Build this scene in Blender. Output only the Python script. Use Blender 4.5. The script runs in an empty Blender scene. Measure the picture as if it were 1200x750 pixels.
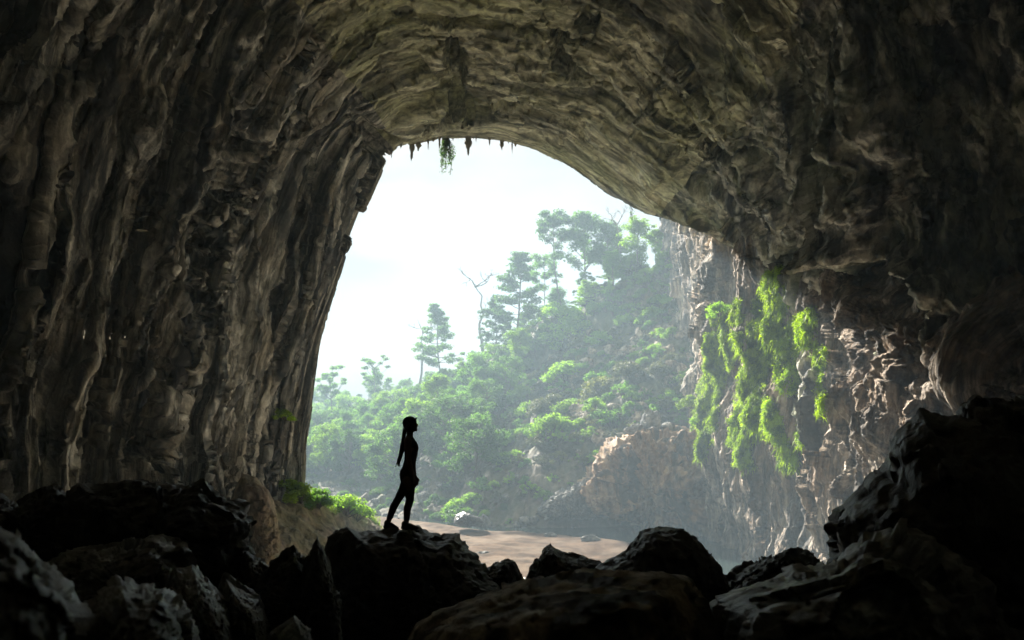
import bpy, math, random
import numpy as np
from mathutils import Vector, Matrix
from mathutils.bvhtree import BVHTree

# ------------------------------------------------------------------ camera, sky, sun, exposure
scene = bpy.context.scene
COL = scene.collection
PITCH = math.atan(0.105)
cam_data = bpy.data.cameras.new("camera")
cam_data.sensor_width = 36.0
cam_data.lens = 30.0
cam_data.clip_start = 0.05
cam_data.clip_end = 6000.0
cam_data.dof.use_dof = True
cam_data.dof.focus_distance = 16.0
cam_data.dof.aperture_fstop = 2.2
cam = bpy.data.objects.new("camera", cam_data)
COL.objects.link(cam)
cam.location = (0, 0, 0)
cam.rotation_euler = (math.radians(90) + PITCH, 0, 0)
scene.camera = cam

SUN_DIR = Vector((-0.37, 0.80, 0.47)).normalized()
SUN_EL = math.asin(SUN_DIR.z)
SUN_AZ = math.atan2(SUN_DIR.x, SUN_DIR.y)
world = bpy.data.worlds.new("World")
scene.world = world
world.use_nodes = True
wn, wl = world.node_tree.nodes, world.node_tree.links
wn.clear()
w_out = wn.new("ShaderNodeOutputWorld")
w_bg = wn.new("ShaderNodeBackground")
w_bg.inputs["Strength"].default_value = 0.05
w_sky = wn.new("ShaderNodeTexSky")
w_sky.sky_type = 'NISHITA'
w_sky.sun_disc = False
w_sky.sun_elevation = SUN_EL
w_sky.sun_rotation = SUN_AZ
w_sky.air_density = 1.0
w_sky.dust_density = 4.0
w_sky.ozone_density = 1.0
# thin bright overcast in front of the blue: cloud cover mixed over the sky colour
w_tc = wn.new("ShaderNodeTexCoord")
w_map = wn.new("ShaderNodeMapping")
w_map.inputs["Scale"].default_value = (1.2, 1.2, 3.0)
w_noise = wn.new("ShaderNodeTexNoise")
w_noise.inputs["Scale"].default_value = 1.6
w_noise.inputs["Detail"].default_value = 5.0
w_ramp = wn.new("ShaderNodeValToRGB")
w_ramp.color_ramp.elements[0].position = 0.30
w_ramp.color_ramp.elements[0].color = (0.72, 0.72, 0.72, 1)
w_ramp.color_ramp.elements[1].position = 0.68
w_ramp.color_ramp.elements[1].color = (0.97, 0.97, 0.97, 1)
w_mix = wn.new("ShaderNodeMixRGB")
w_mix.inputs["Color2"].default_value = (1.10, 1.14, 1.20, 1)
wl.new(w_tc.outputs["Generated"], w_map.inputs["Vector"])
wl.new(w_map.outputs["Vector"], w_noise.inputs["Vector"])
wl.new(w_noise.outputs["Fac"], w_ramp.inputs["Fac"])
wl.new(w_ramp.outputs["Color"], w_mix.inputs["Fac"])
wl.new(w_sky.outputs["Color"], w_mix.inputs["Color1"])
wl.new(w_mix.outputs["Color"], w_bg.inputs["Color"])
wl.new(w_bg.outputs["Background"], w_out.inputs["Surface"])

sun_data = bpy.data.lights.new("sun", 'SUN')
sun_data.energy = 5.0
sun_data.angle = math.radians(2.5)
sun_data.color = (1.0, 0.93, 0.82)
sun = bpy.data.objects.new("sun", sun_data)
COL.objects.link(sun)
sun.rotation_euler = SUN_DIR.to_track_quat('Z', 'Y').to_euler()
sun.location = SUN_DIR * 300

vs = scene.view_settings
vs.view_transform = 'Standard'
vs.look = 'None'
vs.exposure = 2.95
vs.gamma = 1.0
vs.use_curve_mapping = False
cy = scene.cycles
cy.max_bounces = 10
cy.diffuse_bounces = 7
cy.glossy_bounces = 3
cy.transmission_bounces = 3
cy.volume_bounces = 1
cy.transparent_max_bounces = 8
cy.caustics_reflective = False
cy.caustics_refractive = False
cy.use_denoising = True
cy.sample_clamp_indirect = 8.0

HAZE_DENSITY = 0.0026

# ------------------------------------------------------------------ numeric helpers
F = 1000.0                                    # focal length in photo pixels (1200 wide)
SP, CP = math.sin(PITCH), math.cos(PITCH)

def at(px, py, Y):
    """point seen at photo pixel (px, py), at ground distance Y from the camera"""
    px, py, Y = np.asarray(px, float), np.asarray(py, float), np.asarray(Y, float)
    xc, yc = (px - 600) / F, (375 - py) / F
    k = Y / (CP - yc * SP)
    return np.stack([xc * k, Y + 0 * xc, (SP + yc * CP) * k], -1)

def at_z(px, py, z):
    xc, yc = (px - 600) / F, (375 - py) / F
    k = z / (SP + yc * CP)
    return np.array([xc * k, (CP - yc * SP) * k, z])

def project(P):
    P = np.asarray(P, float)
    d = P[..., 1] * CP + P[..., 2] * SP
    u = -P[..., 1] * SP + P[..., 2] * CP
    d = np.where(np.abs(d) < 1e-3, 1e-3, d)
    return 600 + F * P[..., 0] / d, 375 - F * u / d, d

def _hash(*c):
    x = np.zeros(np.shape(c[0]), np.int64)
    for v, k in zip(c, (374761393, 668265263, 2147483647, 1442695041)):
        x = (x + np.asarray(v, np.int64) * k) & 0xffffffff
    x = ((x ^ (x >> 13)) * 1274126177) & 0xffffffff
    x = ((x ^ (x >> 15)) * 2246822519) & 0xffffffff
    x ^= x >> 16
    return x / 4294967296.0

def noise2(x, y, seed=0):
    x, y = np.asarray(x, float), np.asarray(y, float)
    ix, iy = np.floor(x).astype(np.int64), np.floor(y).astype(np.int64)
    fx, fy = x - ix, y - iy
    ux, uy = fx * fx * fx * (fx * (fx * 6 - 15) + 10), fy * fy * fy * (fy * (fy * 6 - 15) + 10)
    def g(dx, dy):
        a = _hash(ix + dx, iy + dy, seed) * (2 * math.pi)
        return np.cos(a) * (fx - dx) + np.sin(a) * (fy - dy)
    a = g(0, 0) * (1 - ux) + g(1, 0) * ux
    b = g(0, 1) * (1 - ux) + g(1, 1) * ux
    return (a * (1 - uy) + b * uy) * 1.5

def noise3(P, seed=0):
    i = np.floor(P).astype(np.int64)
    f = P - i
    u = f * f * f * (f * (f * 6 - 15) + 10)
    r = 0
    for dx in (0, 1):
        for dy in (0, 1):
            for dz in (0, 1):
                h = _hash(i[..., 0] + dx, i[..., 1] + dy, i[..., 2] + dz, seed) * (2 * math.pi)
                z = _hash(i[..., 0] + dx, i[..., 1] + dy, i[..., 2] + dz, seed + 77) * 2 - 1
                q = np.sqrt(1 - z * z)
                v = (q * np.cos(h) * (f[..., 0] - dx) + q * np.sin(h) * (f[..., 1] - dy) + z * (f[..., 2] - dz))
                w = (u[..., 0] if dx else 1 - u[..., 0]) * (u[..., 1] if dy else 1 - u[..., 1]) * (u[..., 2] if dz else 1 - u[..., 2])
                r = r + v * w
    return r * 1.5

def fbm2(x, y, seed=0, octv=4, gain=0.5, lac=2.03):
    r, a = 0, 1.0
    for o in range(octv):
        r = r + a * noise2(x, y, seed + o * 17)
        x, y, a = x * lac + 3.1, y * lac - 1.7, a * gain
    return r

def fbm3(P, seed=0, octv=4, gain=0.5, lac=2.03):
    r, a = 0, 1.0
    for o in range(octv):
        r = r + a * noise3(P, seed + o * 17)
        P, a = P * lac + 1.3, a * gain
    return r

def ridged2(x, y, seed=0, octv=4, gain=0.5):
    r, a = 0, 1.0
    for o in range(octv):
        r = r + a * (1 - 2 * np.abs(noise2(x, y, seed + o * 13)))
        x, y, a = x * 2.1 + 5.2, y * 2.1 + 1.1, a * gain
    return r

def facet2(x, y, seed, tilt, bias=(0, 0), lift=0.35, k=30.0):
    """broken-slab relief: every irregular cell is a tilted plane, edges a little worn"""
    ix, iy = np.floor(x).astype(np.int64), np.floor(y).astype(np.int64)
    W = np.zeros(np.shape(x))
    H = np.zeros(np.shape(x))
    for dx in (-1, 0, 1):
        for dy in (-1, 0, 1):
            cx, cy_ = ix + dx, iy + dy
            ox, oy = cx + _hash(cx, cy_, seed), cy_ + _hash(cx, cy_, seed + 1)
            d = (x - ox) ** 2 + (y - oy) ** 2
            tx = (_hash(cx, cy_, seed + 2) - .5) * 2 * tilt + bias[0]
            ty = (_hash(cx, cy_, seed + 3) - .5) * 2 * tilt + bias[1]
            hh = (x - ox) * tx + (y - oy) * ty + (_hash(cx, cy_, seed + 4) - .5) * 2 * lift
            w = np.exp(-k * d) + 1e-12
            W += w
            H += w * hh
    return H / W

def facet3(P, seed, tilt=0.6, lift=0.3):
    i = np.floor(P).astype(np.int64)
    best = np.full(P.shape[:-1], 1e9)
    h = np.zeros(P.shape[:-1])
    for dx in (-1, 0, 1):
        for dy in (-1, 0, 1):
            for dz in (-1, 0, 1):
                c = (i[..., 0] + dx, i[..., 1] + dy, i[..., 2] + dz)
                o = [c[k] + _hash(*c, seed + k) for k in range(3)]
                dd = [P[..., k] - o[k] for k in range(3)]
                d = dd[0] ** 2 + dd[1] ** 2 + dd[2] ** 2
                hh = (_hash(*c, seed + 9) - .5) * 2 * lift
                for k in range(3):
                    hh = hh + dd[k] * (_hash(*c, seed + 4 + k) - .5) * 2 * tilt
                m = d < best
                best = np.where(m, d, best)
                h = np.where(m, hh, h)
    return h

def spline(G, t):
    """Catmull-Rom along axis 0 of the control array G at parameters t (0..n-1)"""
    n = len(G)
    t = np.clip(np.asarray(t, float), 0, n - 1 - 1e-9)
    i = np.floor(t).astype(int)
    f = (t - i).reshape((-1,) + (1,) * (G.ndim - 1))
    p0, p1, p2, p3 = G[np.maximum(i - 1, 0)], G[i], G[np.minimum(i + 1, n - 1)], G[np.minimum(i + 2, n - 1)]
    return 0.5 * (2 * p1 + (p2 - p0) * f + (2 * p0 - 5 * p1 + 4 * p2 - p3) * f ** 2 + (3 * p1 - p0 - 3 * p2 + p3) * f ** 3)

def smooth(e0, e1, x):
    t = np.clip((x - e0) / (e1 - e0), 0, 1)
    return t * t * (3 - 2 * t)

def poly_sd(px, py, poly):
    """signed distance in pixels, positive inside"""
    poly = np.asarray(poly, float)
    d = np.full(np.shape(px), 1e9)
    ins = np.zeros(np.shape(px), bool)
    for a, b in zip(poly, np.roll(poly, -1, 0)):
        ex, ey = b - a
        t = np.clip(((px - a[0]) * ex + (py - a[1]) * ey) / (ex * ex + ey * ey + 1e-9), 0, 1)
        d = np.minimum(d, np.hypot(px - a[0] - t * ex, py - a[1] - t * ey))
        c = (a[1] > py) != (b[1] > py)
        xs = a[0] + (py - a[1]) * ex / (ey if abs(ey) > 1e-9 else 1e-9)
        ins ^= c & (px < xs)
    return np.where(ins, d, -d)

def grid_normals(V):
    du = np.gradient(V, axis=1)
    dv = np.gradient(V, axis=0)
    n = np.cross(du, dv)
    return n / (np.linalg.norm(n, axis=-1, keepdims=True) + 1e-12)

# ------------------------------------------------------------------ object helpers
def props(o, label=None, cat=None, group=None, kind=None):
    if label: o["label"] = label
    if cat: o["category"] = cat
    if group: o["group"] = group
    if kind: o["kind"] = kind
    return o

def link(name, mesh, mat=None, parent=None):
    o = bpy.data.objects.new(name, mesh)
    COL.objects.link(o)
    if mat is not None and not mesh.materials:
        mesh.materials.append(mat)
    if parent is not None:
        o.parent = parent
    return o

def empty(name, loc=(0, 0, 0), rz=0.0):
    o = bpy.data.objects.new(name, None)
    o.empty_display_size = 0.3
    COL.objects.link(o)
    o.location = loc
    o.rotation_euler = (0, 0, rz)
    return o

def mesh_np(name, V, Fc, uv=None, smooth_shade=True, co=None):
    """V (n,3); Fc (m,k) with k = 3 or 4; uv (n,2) per vertex"""
    V = np.ascontiguousarray(V, np.float32).reshape(-1, 3)
    Fc = np.ascontiguousarray(Fc, np.int32)
    m, k = Fc.shape
    me = bpy.data.meshes.new(name)
    me.vertices.add(len(V))
    me.vertices.foreach_set("co", V.ravel())
    me.loops.add(m * k)
    me.loops.foreach_set("vertex_index", Fc.ravel())
    me.polygons.add(m)
    me.polygons.foreach_set("loop_start", np.arange(0, m * k, k, dtype=np.int32))
    me.polygons.foreach_set("loop_total", np.full(m, k, np.int32))
    me.polygons.foreach_set("use_smooth", np.full(m, smooth_shade, bool))
    if uv is not None:
        l = me.uv_layers.new(name="flow")
        l.data.foreach_set("uv", np.ascontiguousarray(uv, np.float32).reshape(-1, 2)[Fc.ravel()].ravel())
    if co is not None:
        at_ = me.attributes.new("rock_co", 'FLOAT_VECTOR', 'POINT')
        at_.data.foreach_set("vector", np.ascontiguousarray(co, np.float32).ravel())
    me.update(calc_edges=True)
    me.validate()
    return me

def grid_faces(R, C, wrap=False):
    i = np.arange(R - 1)[:, None] * C
    if wrap:
        j = np.arange(C)[None, :]
        jn = (j + 1) % C
    else:
        j = np.arange(C - 1)[None, :]
        jn = j + 1
    return np.stack([i + j, i + jn, i + C + jn, i + C + j], -1).reshape(-1, 4)

def grid_mesh(name, V, uv=None, wrap=False, smooth_shade=True, co=None):
    R, C = V.shape[:2]
    return mesh_np(name, V.reshape(-1, 3), grid_faces(R, C, wrap), None if uv is None else uv.reshape(-1, 2), smooth_shade, co)

def bvh_of(V):
    R, C = V.shape[:2]
    return BVHTree.FromPolygons(V.reshape(-1, 3).tolist(), grid_faces(R, C).tolist())

def cast(bvh, px, py):
    d = Vector(at(px, py, 1.0)).normalized()
    return bvh.ray_cast(Vector((0, 0, 0)), d)

# ------------------------------------------------------------------ materials
def new_mat(name):
    m = bpy.data.materials.new(name)
    m.use_nodes = True
    nt = m.node_tree
    nt.nodes.clear()
    out = nt.nodes.new("ShaderNodeOutputMaterial")
    bs = nt.nodes.new("ShaderNodeBsdfPrincipled")
    nt.links.new(bs.outputs["BSDF"], out.inputs["Surface"])
    return m, nt, bs, out

def n_noise(nt, vec, scale, detail=6, rough=0.55, dist=0.0):
    n = nt.nodes.new("ShaderNodeTexNoise")
    n.inputs["Scale"].default_value = scale
    n.inputs["Detail"].default_value = detail
    n.inputs["Roughness"].default_value = rough
    n.inputs["Distortion"].default_value = dist
    if vec is not None:
        nt.links.new(vec, n.inputs["Vector"])
    return n.outputs["Fac"]

def n_ridge(nt, vec, scale, detail=7, rough=0.6):
    n = nt.nodes.new("ShaderNodeTexNoise")
    n.noise_type = 'RIDGED_MULTIFRACTAL'
    n.inputs["Scale"].default_value = scale
    n.inputs["Detail"].default_value = detail
    n.inputs["Roughness"].default_value = rough
    nt.links.new(vec, n.inputs["Vector"])
    return n.outputs["Fac"]

def n_map(nt, vec, scale, rot=(0, 0, 0)):
    m = nt.nodes.new("ShaderNodeMapping")
    m.inputs["Scale"].default_value = scale
    m.inputs["Rotation"].default_value = rot
    nt.links.new(vec, m.inputs["Vector"])
    return m.outputs["Vector"]

def n_ramp(nt, fac, stops):
    r = nt.nodes.new("ShaderNodeValToRGB")
    e = r.color_ramp.elements
    while len(e) < len(stops):
        e.new(0.5)
    for el, (p, c) in zip(e, stops):
        el.position = p
        el.color = (c[0], c[1], c[2], 1) if isinstance(c, (tuple, list)) else (c, c, c, 1)
    nt.links.new(fac, r.inputs["Fac"])
    return r.outputs["Color"]

def n_mix(nt, fac, a, b, mode='MIX'):
    m = nt.nodes.new("ShaderNodeMixRGB")
    m.blend_type = mode
    for sock, v in (("Fac", fac), ("Color1", a), ("Color2", b)):
        if isinstance(v, (int, float)):
            m.inputs[sock].default_value = v
        elif isinstance(v, (tuple, list)):
            m.inputs[sock].default_value = (v[0], v[1], v[2], 1)
        else:
            nt.links.new(v, m.inputs[sock])
    return m.outputs["Color"]

def n_bump(nt, height, dist, strength=1.0, normal=None):
    b = nt.nodes.new("ShaderNodeBump")
    b.inputs["Distance"].default_value = dist
    b.inputs["Strength"].default_value = strength
    nt.links.new(height, b.inputs["Height"])
    if normal is not None:
        nt.links.new(normal, b.inputs["Normal"])
    return b.outputs["Normal"]

def rock_material(name, dark, mid, pale, tint, stain=(0.03, 0.03, 0.035), scale=1.0, flow='drip',
                  stain_amt=0.8, rough=0.85, bump=0.12, tint_amt=0.5, stretch=0.14, spec=0.25):
    m, nt, bs, _ = new_mat(name)
    tc = nt.nodes.new("ShaderNodeTexCoord")
    obj = tc.outputs["Object"]
    if flow == 'lean':                                  # streaks running down the wall: (along, across, out) in metres
        at_ = nt.nodes.new("ShaderNodeAttribute"); at_.attribute_name = "rock_co"
        fl = n_map(nt, at_.outputs["Vector"], (stretch * scale, scale, scale))
        fl2 = n_map(nt, at_.outputs["Vector"], (0.4 * stretch * scale, 0.5 * scale, 0.5 * scale))
    elif flow == 'band':                                # ribs running round the arch
        fl = n_map(nt, obj, (stretch * scale, 1.0 * scale, stretch * scale))
        fl2 = n_map(nt, obj, (0.6 * stretch * scale, 0.4 * scale, 0.6 * stretch * scale))
    else:
        fl = n_map(nt, obj, (1.0 * scale, 1.0 * scale, 0.35 * scale))
        fl2 = n_map(nt, obj, (0.5 * scale, 0.5 * scale, 0.15 * scale))
    a = n_noise(nt, fl, 0.9, 8, 0.62, 0.4)
    b = n_noise(nt, obj, 0.16 * scale, 5, 0.6)
    c = n_noise(nt, fl2, 0.8, 6, 0.6, 0.6)
    d = n_noise(nt, obj, 1.3 * scale, 8, 0.65)
    base = n_ramp(nt, a, [(0.40, dark), (0.50, mid), (0.58, pale)])
    tintf = n_ramp(nt, b, [(0.42, 0.0), (0.62, tint_amt)])
    base = n_mix(nt, tintf, base, tint)
    grain = n_ramp(nt, d, [(0.30, 0.65), (0.60, 1.2)])
    base = n_mix(nt, 1.0, base, grain, 'MULTIPLY')
    st = n_ramp(nt, c, [(0.50, 0.0), (0.60, stain_amt)])
    base = n_mix(nt, st, base, stain)
    if flow == 'lean':                                  # fine mineral streaks
        fl3 = n_map(nt, at_.outputs["Vector"], (0.035 * scale, 2.6 * scale, 2.0 * scale))
        e_ = n_noise(nt, fl3, 1.0, 6, 0.62)
        base = n_mix(nt, 1.0, base, n_ramp(nt, e_, [(0.38, 0.42), (0.5, 0.95), (0.62, 1.35)]), 'MULTIPLY')
    nt.links.new(base, bs.inputs["Base Color"])
    bs.inputs["Roughness"].default_value = rough
    bs.inputs["Specular IOR Level"].default_value = spec
    h1 = n_ridge(nt, fl, 1.3)
    h2 = n_noise(nt, obj, 2.6 * scale, 10, 0.65)
    nn = n_bump(nt, h1, bump * 2.2, 1.0)
    nn = n_bump(nt, h2, bump * 2.2, 1.0, nn)
    if flow == 'lean':
        nn = n_bump(nt, n_ridge(nt, fl3, 1.2), bump * 1.6, 1.0, nn)
    nt.links.new(nn, bs.inputs["Normal"])
    return m

def leaf_material(name, c1, c2, trans=0.45, patch=0.0):
    m, nt, bs, out = new_mat(name)
    geo = nt.nodes.new("ShaderNodeNewGeometry")
    oi = nt.nodes.new("ShaderNodeObjectInfo")
    fac = geo.outputs["Random Per Island"]
    if patch:                                           # neighbouring clumps differ: fresh, dull and dying growth
        tcn = nt.nodes.new("ShaderNodeTexCoord")
        fac = n_mix(nt, patch, fac, n_ramp(nt, n_noise(nt, tcn.outputs["Object"], 0.9, 4, 0.6), [(0.40, 0.0), (0.60, 1.0)]))
    col = n_mix(nt, fac, c1, c2)
    var = n_ramp(nt, oi.outputs["Random"], [(0.0, 0.72), (1.0, 1.25)])
    col = n_mix(nt, 1.0, col, var, 'MULTIPLY')
    nt.links.new(col, bs.inputs["Base Color"])
    bs.inputs["Roughness"].default_value = 0.6
    bs.inputs["Specular IOR Level"].default_value = 0.25
    tr = nt.nodes.new("ShaderNodeBsdfTranslucent")
    tcol = n_mix(nt, 1.0, col, (1.35, 1.45, 0.7), 'MULTIPLY')
    nt.links.new(tcol, tr.inputs["Color"])
    mx = nt.nodes.new("ShaderNodeMixShader")
    mx.inputs[0].default_value = trans
    nt.links.new(bs.outputs["BSDF"], mx.inputs[1])
    nt.links.new(tr.outputs["BSDF"], mx.inputs[2])
    nt.links.new(mx.outputs[0], out.inputs["Surface"])
    return m

def bark_material(name, c1, c2):
    m, nt, bs, _ = new_mat(name)
    tc = nt.nodes.new("ShaderNodeTexCoord")
    v = n_map(nt, tc.outputs["Object"], (6, 6, 1.2))
    f = n_noise(nt, v, 1.5, 6, 0.6)
    nt.links.new(n_ramp(nt, f, [(0.35, c1), (0.65, c2)]), bs.inputs["Base Color"])
    bs.inputs["Roughness"].default_value = 0.9
    nt.links.new(n_bump(nt, f, 0.05), bs.inputs["Normal"])
    return m

M = {}
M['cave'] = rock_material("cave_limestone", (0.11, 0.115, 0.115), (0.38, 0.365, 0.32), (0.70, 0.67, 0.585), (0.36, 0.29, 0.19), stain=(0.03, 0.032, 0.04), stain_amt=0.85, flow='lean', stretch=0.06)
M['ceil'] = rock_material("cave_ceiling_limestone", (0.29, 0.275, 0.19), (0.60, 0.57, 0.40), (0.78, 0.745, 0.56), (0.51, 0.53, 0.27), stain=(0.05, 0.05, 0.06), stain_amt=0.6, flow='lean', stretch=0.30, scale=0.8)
M['wall'] = rock_material("right_wall_limestone", (0.12, 0.12, 0.115), (0.36, 0.345, 0.29), (0.64, 0.61, 0.51), (0.30, 0.34, 0.19), stain=(0.03, 0.032, 0.04), stain_amt=0.85, scale=0.9)  # limestone of the right cave wall, tinted olive in places
M['cliff'] = rock_material("gorge_limestone", (0.08, 0.07, 0.06), (0.22, 0.182, 0.145), (0.42, 0.365, 0.30), (0.25, 0.16, 0.09), stain=(0.045, 0.043, 0.04), stain_amt=0.8, flow='lean', stretch=0.22)
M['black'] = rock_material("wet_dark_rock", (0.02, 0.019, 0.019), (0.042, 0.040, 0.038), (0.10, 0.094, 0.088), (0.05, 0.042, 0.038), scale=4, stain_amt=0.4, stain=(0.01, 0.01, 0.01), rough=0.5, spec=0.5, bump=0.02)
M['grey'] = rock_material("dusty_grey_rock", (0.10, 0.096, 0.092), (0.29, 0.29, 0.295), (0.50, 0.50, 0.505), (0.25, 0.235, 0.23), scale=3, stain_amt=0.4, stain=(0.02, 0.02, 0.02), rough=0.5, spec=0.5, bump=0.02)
M['slab'] = rock_material("brown_mottled_rock", (0.16, 0.13, 0.10), (0.44, 0.36, 0.275), (0.62, 0.53, 0.42), (0.36, 0.27, 0.20), scale=4, stain_amt=0.9, stain=(0.03, 0.026, 0.024), rough=0.85, bump=0.02)
M['scree'] = rock_material("pale_grey_boulder", (0.09, 0.09, 0.09), (0.17, 0.167, 0.16), (0.29, 0.285, 0.27), (0.16, 0.14, 0.115), scale=1.2, stain_amt=0.5, stain=(0.08, 0.08, 0.08), bump=0.05)
M['hill'] = rock_material("hillside_earth", (0.07, 0.06, 0.046), (0.13, 0.105, 0.082), (0.21, 0.175, 0.135), (0.06, 0.08, 0.026), scale=0.5, stain_amt=0.4, stain=(0.07, 0.08, 0.04), bump=0.15, tint_amt=0.8)
M['mound'] = rock_material("brown_earth", (0.16, 0.12, 0.085), (0.30, 0.22, 0.155), (0.42, 0.33, 0.24), (0.20, 0.20, 0.07), scale=1.0, stain_amt=0.3, stain=(0.08, 0.07, 0.05), bump=0.08)
M['sand'] = rock_material("river_sand", (0.058, 0.034, 0.019), (0.090, 0.056, 0.034), (0.125, 0.082, 0.052), (0.068, 0.039, 0.022), scale=0.35, spec=0.03, stain_amt=0.25, stain=(0.30, 0.24, 0.18), bump=0.08)
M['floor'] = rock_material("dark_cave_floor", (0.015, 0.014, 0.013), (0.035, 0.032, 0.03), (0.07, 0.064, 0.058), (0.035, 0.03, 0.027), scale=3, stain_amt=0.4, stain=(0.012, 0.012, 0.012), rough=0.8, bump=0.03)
M['outcrop'] = rock_material("ochre_outcrop_rock", (0.11, 0.080, 0.058), (0.29, 0.195, 0.125), (0.45, 0.34, 0.235), (0.38, 0.19, 0.075), scale=0.8, stain_amt=0.85, stain=(0.055, 0.055, 0.055), bump=0.12)
M['tanrock'] = rock_material("tan_slope_rock", (0.13, 0.105, 0.08), (0.28, 0.235, 0.185), (0.42, 0.365, 0.30), (0.26, 0.19, 0.13), scale=1.2, stain_amt=0.5, stain=(0.08, 0.075, 0.06), bump=0.06)
M['bounce_gravel'] = rock_material("pale_bounce_gravel", (0.50, 0.46, 0.39), (0.66, 0.61, 0.52), (0.76, 0.71, 0.62), (0.62, 0.57, 0.47), scale=2.0, stain_amt=0.2, stain=(0.30, 0.27, 0.23), bump=0.05)  # for the added unseen bar, kept pale so its bounce brightens the roof
M['ground'] = rock_material("valley_ground", (0.10, 0.09, 0.07), (0.18, 0.16, 0.12), (0.26, 0.23, 0.18), (0.12, 0.13, 0.06), scale=0.2, stain_amt=0.3, stain=(0.08, 0.08, 0.05), bump=0.1)
M['bark'] = bark_material("brown_bark", (0.06, 0.045, 0.035), (0.16, 0.13, 0.10))
M['bark_pale'] = bark_material("pale_bark", (0.16, 0.14, 0.12), (0.34, 0.31, 0.27))
M['leaf_dark'] = leaf_material("dark_leaves", (0.036, 0.085, 0.026), (0.070, 0.140, 0.038), 0.6)
M['leaf_mid'] = leaf_material("mid_green_leaves", (0.070, 0.160, 0.028), (0.125, 0.240, 0.042), 0.62)
M['leaf_pale'] = leaf_material("fresh_green_leaves", (0.13, 0.25, 0.030), (0.21, 0.33, 0.048), 0.65)
M['leaf_grey'] = leaf_material("dull_scrub_leaves", (0.055, 0.064, 0.036), (0.095, 0.098, 0.055), 0.35)
M['leaf_dry'] = leaf_material("yellowish_scrub_leaves", (0.09, 0.105, 0.028), (0.15, 0.15, 0.04), 0.4)
M['moss'] = leaf_material("bright_moss", (0.055, 0.115, 0.014), (0.42, 0.58, 0.018), 0.45, 0.7)
M['grass'] = leaf_material("grass_blades", (0.10, 0.18, 0.02), (0.19, 0.25, 0.04), 0.45)

# ------------------------------------------------------------------ the cave shell (walls and roof)
WATER_Z = -18.0
def lip_pt(px, py, Y):
    p = at(px, py, Y)
    return [p[0], p[1], p[2]]

def row(Y, pts):
    return [[x, Y, z] for x, z in pts]

LIP = [lip_pt(352, 680, 100), lip_pt(357, 565, 100), lip_pt(365, 475, 101), lip_pt(384, 368, 102), lip_pt(436, 226, 103),
       lip_pt(463, 180, 104), lip_pt(515, 164, 105), lip_pt(590, 166, 106), lip_pt(660, 190, 108), lip_pt(742, 243, 112),
       lip_pt(866, 300, 114), [33, 113, 0], [35, 113, -21]]
R92 = row(92, [(-28.5, -21), (-28, -8), (-26.5, 3), (-24.6, 13), (-20.5, 27), (-15.5, 33.5), (-9, 36.5), (-.5, 37), (8, 35), (18, 27.5), (29, 19), (32, 0), (35, -21)])
R84 = row(84, [(-30, -21), (-29.6, -8), (-28, 3), (-26.2, 14), (-22.5, 28), (-18, 35), (-10, 38.8), (0, 39.3), (9, 37), (19.5, 29), (28.4, 18), (31, 0), (34, -21)])
R72 = row(72, [(-31, -21), (-30.6, -8), (-29.4, 4), (-28, 16), (-25, 30), (-21, 38), (-11, 42), (0, 42.6), (11, 39.8), (21.5, 30), (27.3, 17), (31, 2), (34, -21)])
R62 = row(62, [(-36, -21), (-36.5, -8), (-36, 5), (-34.5, 17), (-31.5, 31), (-26, 40), (-12, 45), (0, 45.5), (11, 42), (20.5, 33), (24.8, 19), (28.5, 9), (34, -21)])
R55 = row(55, [(-48, -21), (-49, -8), (-49, 5), (-46, 18), (-41, 32), (-31, 41), (-13, 46), (0, 47), (12, 44), (24, 38), (32, 23), (33, 8), (34, -21)])
R42 = row(42, [(-48, -21), (-50, -8), (-50, 5), (-48, 18), (-43, 33), (-34, 42), (-14, 47), (0, 48), (14, 46), (28, 40), (37, 26), (38, 8), (37, -21)])
R26 = row(26, [(-40, -21), (-42, -8), (-42, 5), (-41, 18), (-37, 33), (-30, 42), (-15, 47), (0, 48), (15, 46), (29, 40), (38, 26), (39, 8), (38, -21)])
R8 = row(8, [(-34, -21), (-35, -8), (-35, 5), (-34.5, 18), (-31, 32), (-26, 39), (-14, 43), (0, 44), (14, 42), (27, 36), (36, 24), (37, 8), (36, -21)])
R_8 = row(-10, [(-28, -21), (-28, -8), (-28, 3), (-27, 12), (-24, 22), (-20, 27), (-11, 30), (0, 31), (11, 30), (20, 26), (27, 17), (28, 5), (28, -21)])
R_20 = row(-22, [(-12, -21), (-12, -12), (-12, -5), (-11, 0), (-10, 5), (-8, 8), (-4, 9), (0, 9.5), (4, 9), (8, 8), (10, 5), (11, -3), (12, -21)])
R_25 = row(-25, [(-1, -21), (-1, -18), (-1, -16), (-1, -14), (-1, -12), (-.6, -11), (-.3, -11), (0, -11), (.3, -11), (.6, -11), (1, -12), (1, -16), (1, -21)])
lip = np.array(LIP)
def ext(k, dy, dz=0):
    e = lip.copy()
    e[:, 0] = lip[:, 0] * k - 2 * (k - 1)
    e[:, 2] = -21 + (lip[:, 2] + 21) * k + dz
    e[:, 1] += dy
    return e.tolist()
CTRL = np.array([ext(1.8, 9), ext(1.4, 5), ext(1.12, 2.0), LIP, R92, R84, R72, R62, R55, R42, R26, R8, R_8, R_20, R_25], float)
CTRL[:3, 10:, 0] += np.array([40, 25, 8])[:, None]

NC = 1000
tv = np.concatenate([np.linspace(0, 2.8, 50, endpoint=False), np.linspace(2.8, 9, 520, endpoint=False), np.linspace(9, len(CTRL) - 1, 70)])
tc_ = np.linspace(0, CTRL.shape[1] - 1, NC)
A = spline(CTRL, tv)                                   # rows, cols, 3
B = spline(np.swapaxes(A, 0, 1), tc_)                  # cols, rows, 3
SH = np.swapaxes(B, 0, 1).copy()
NR = len(tv)
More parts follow.
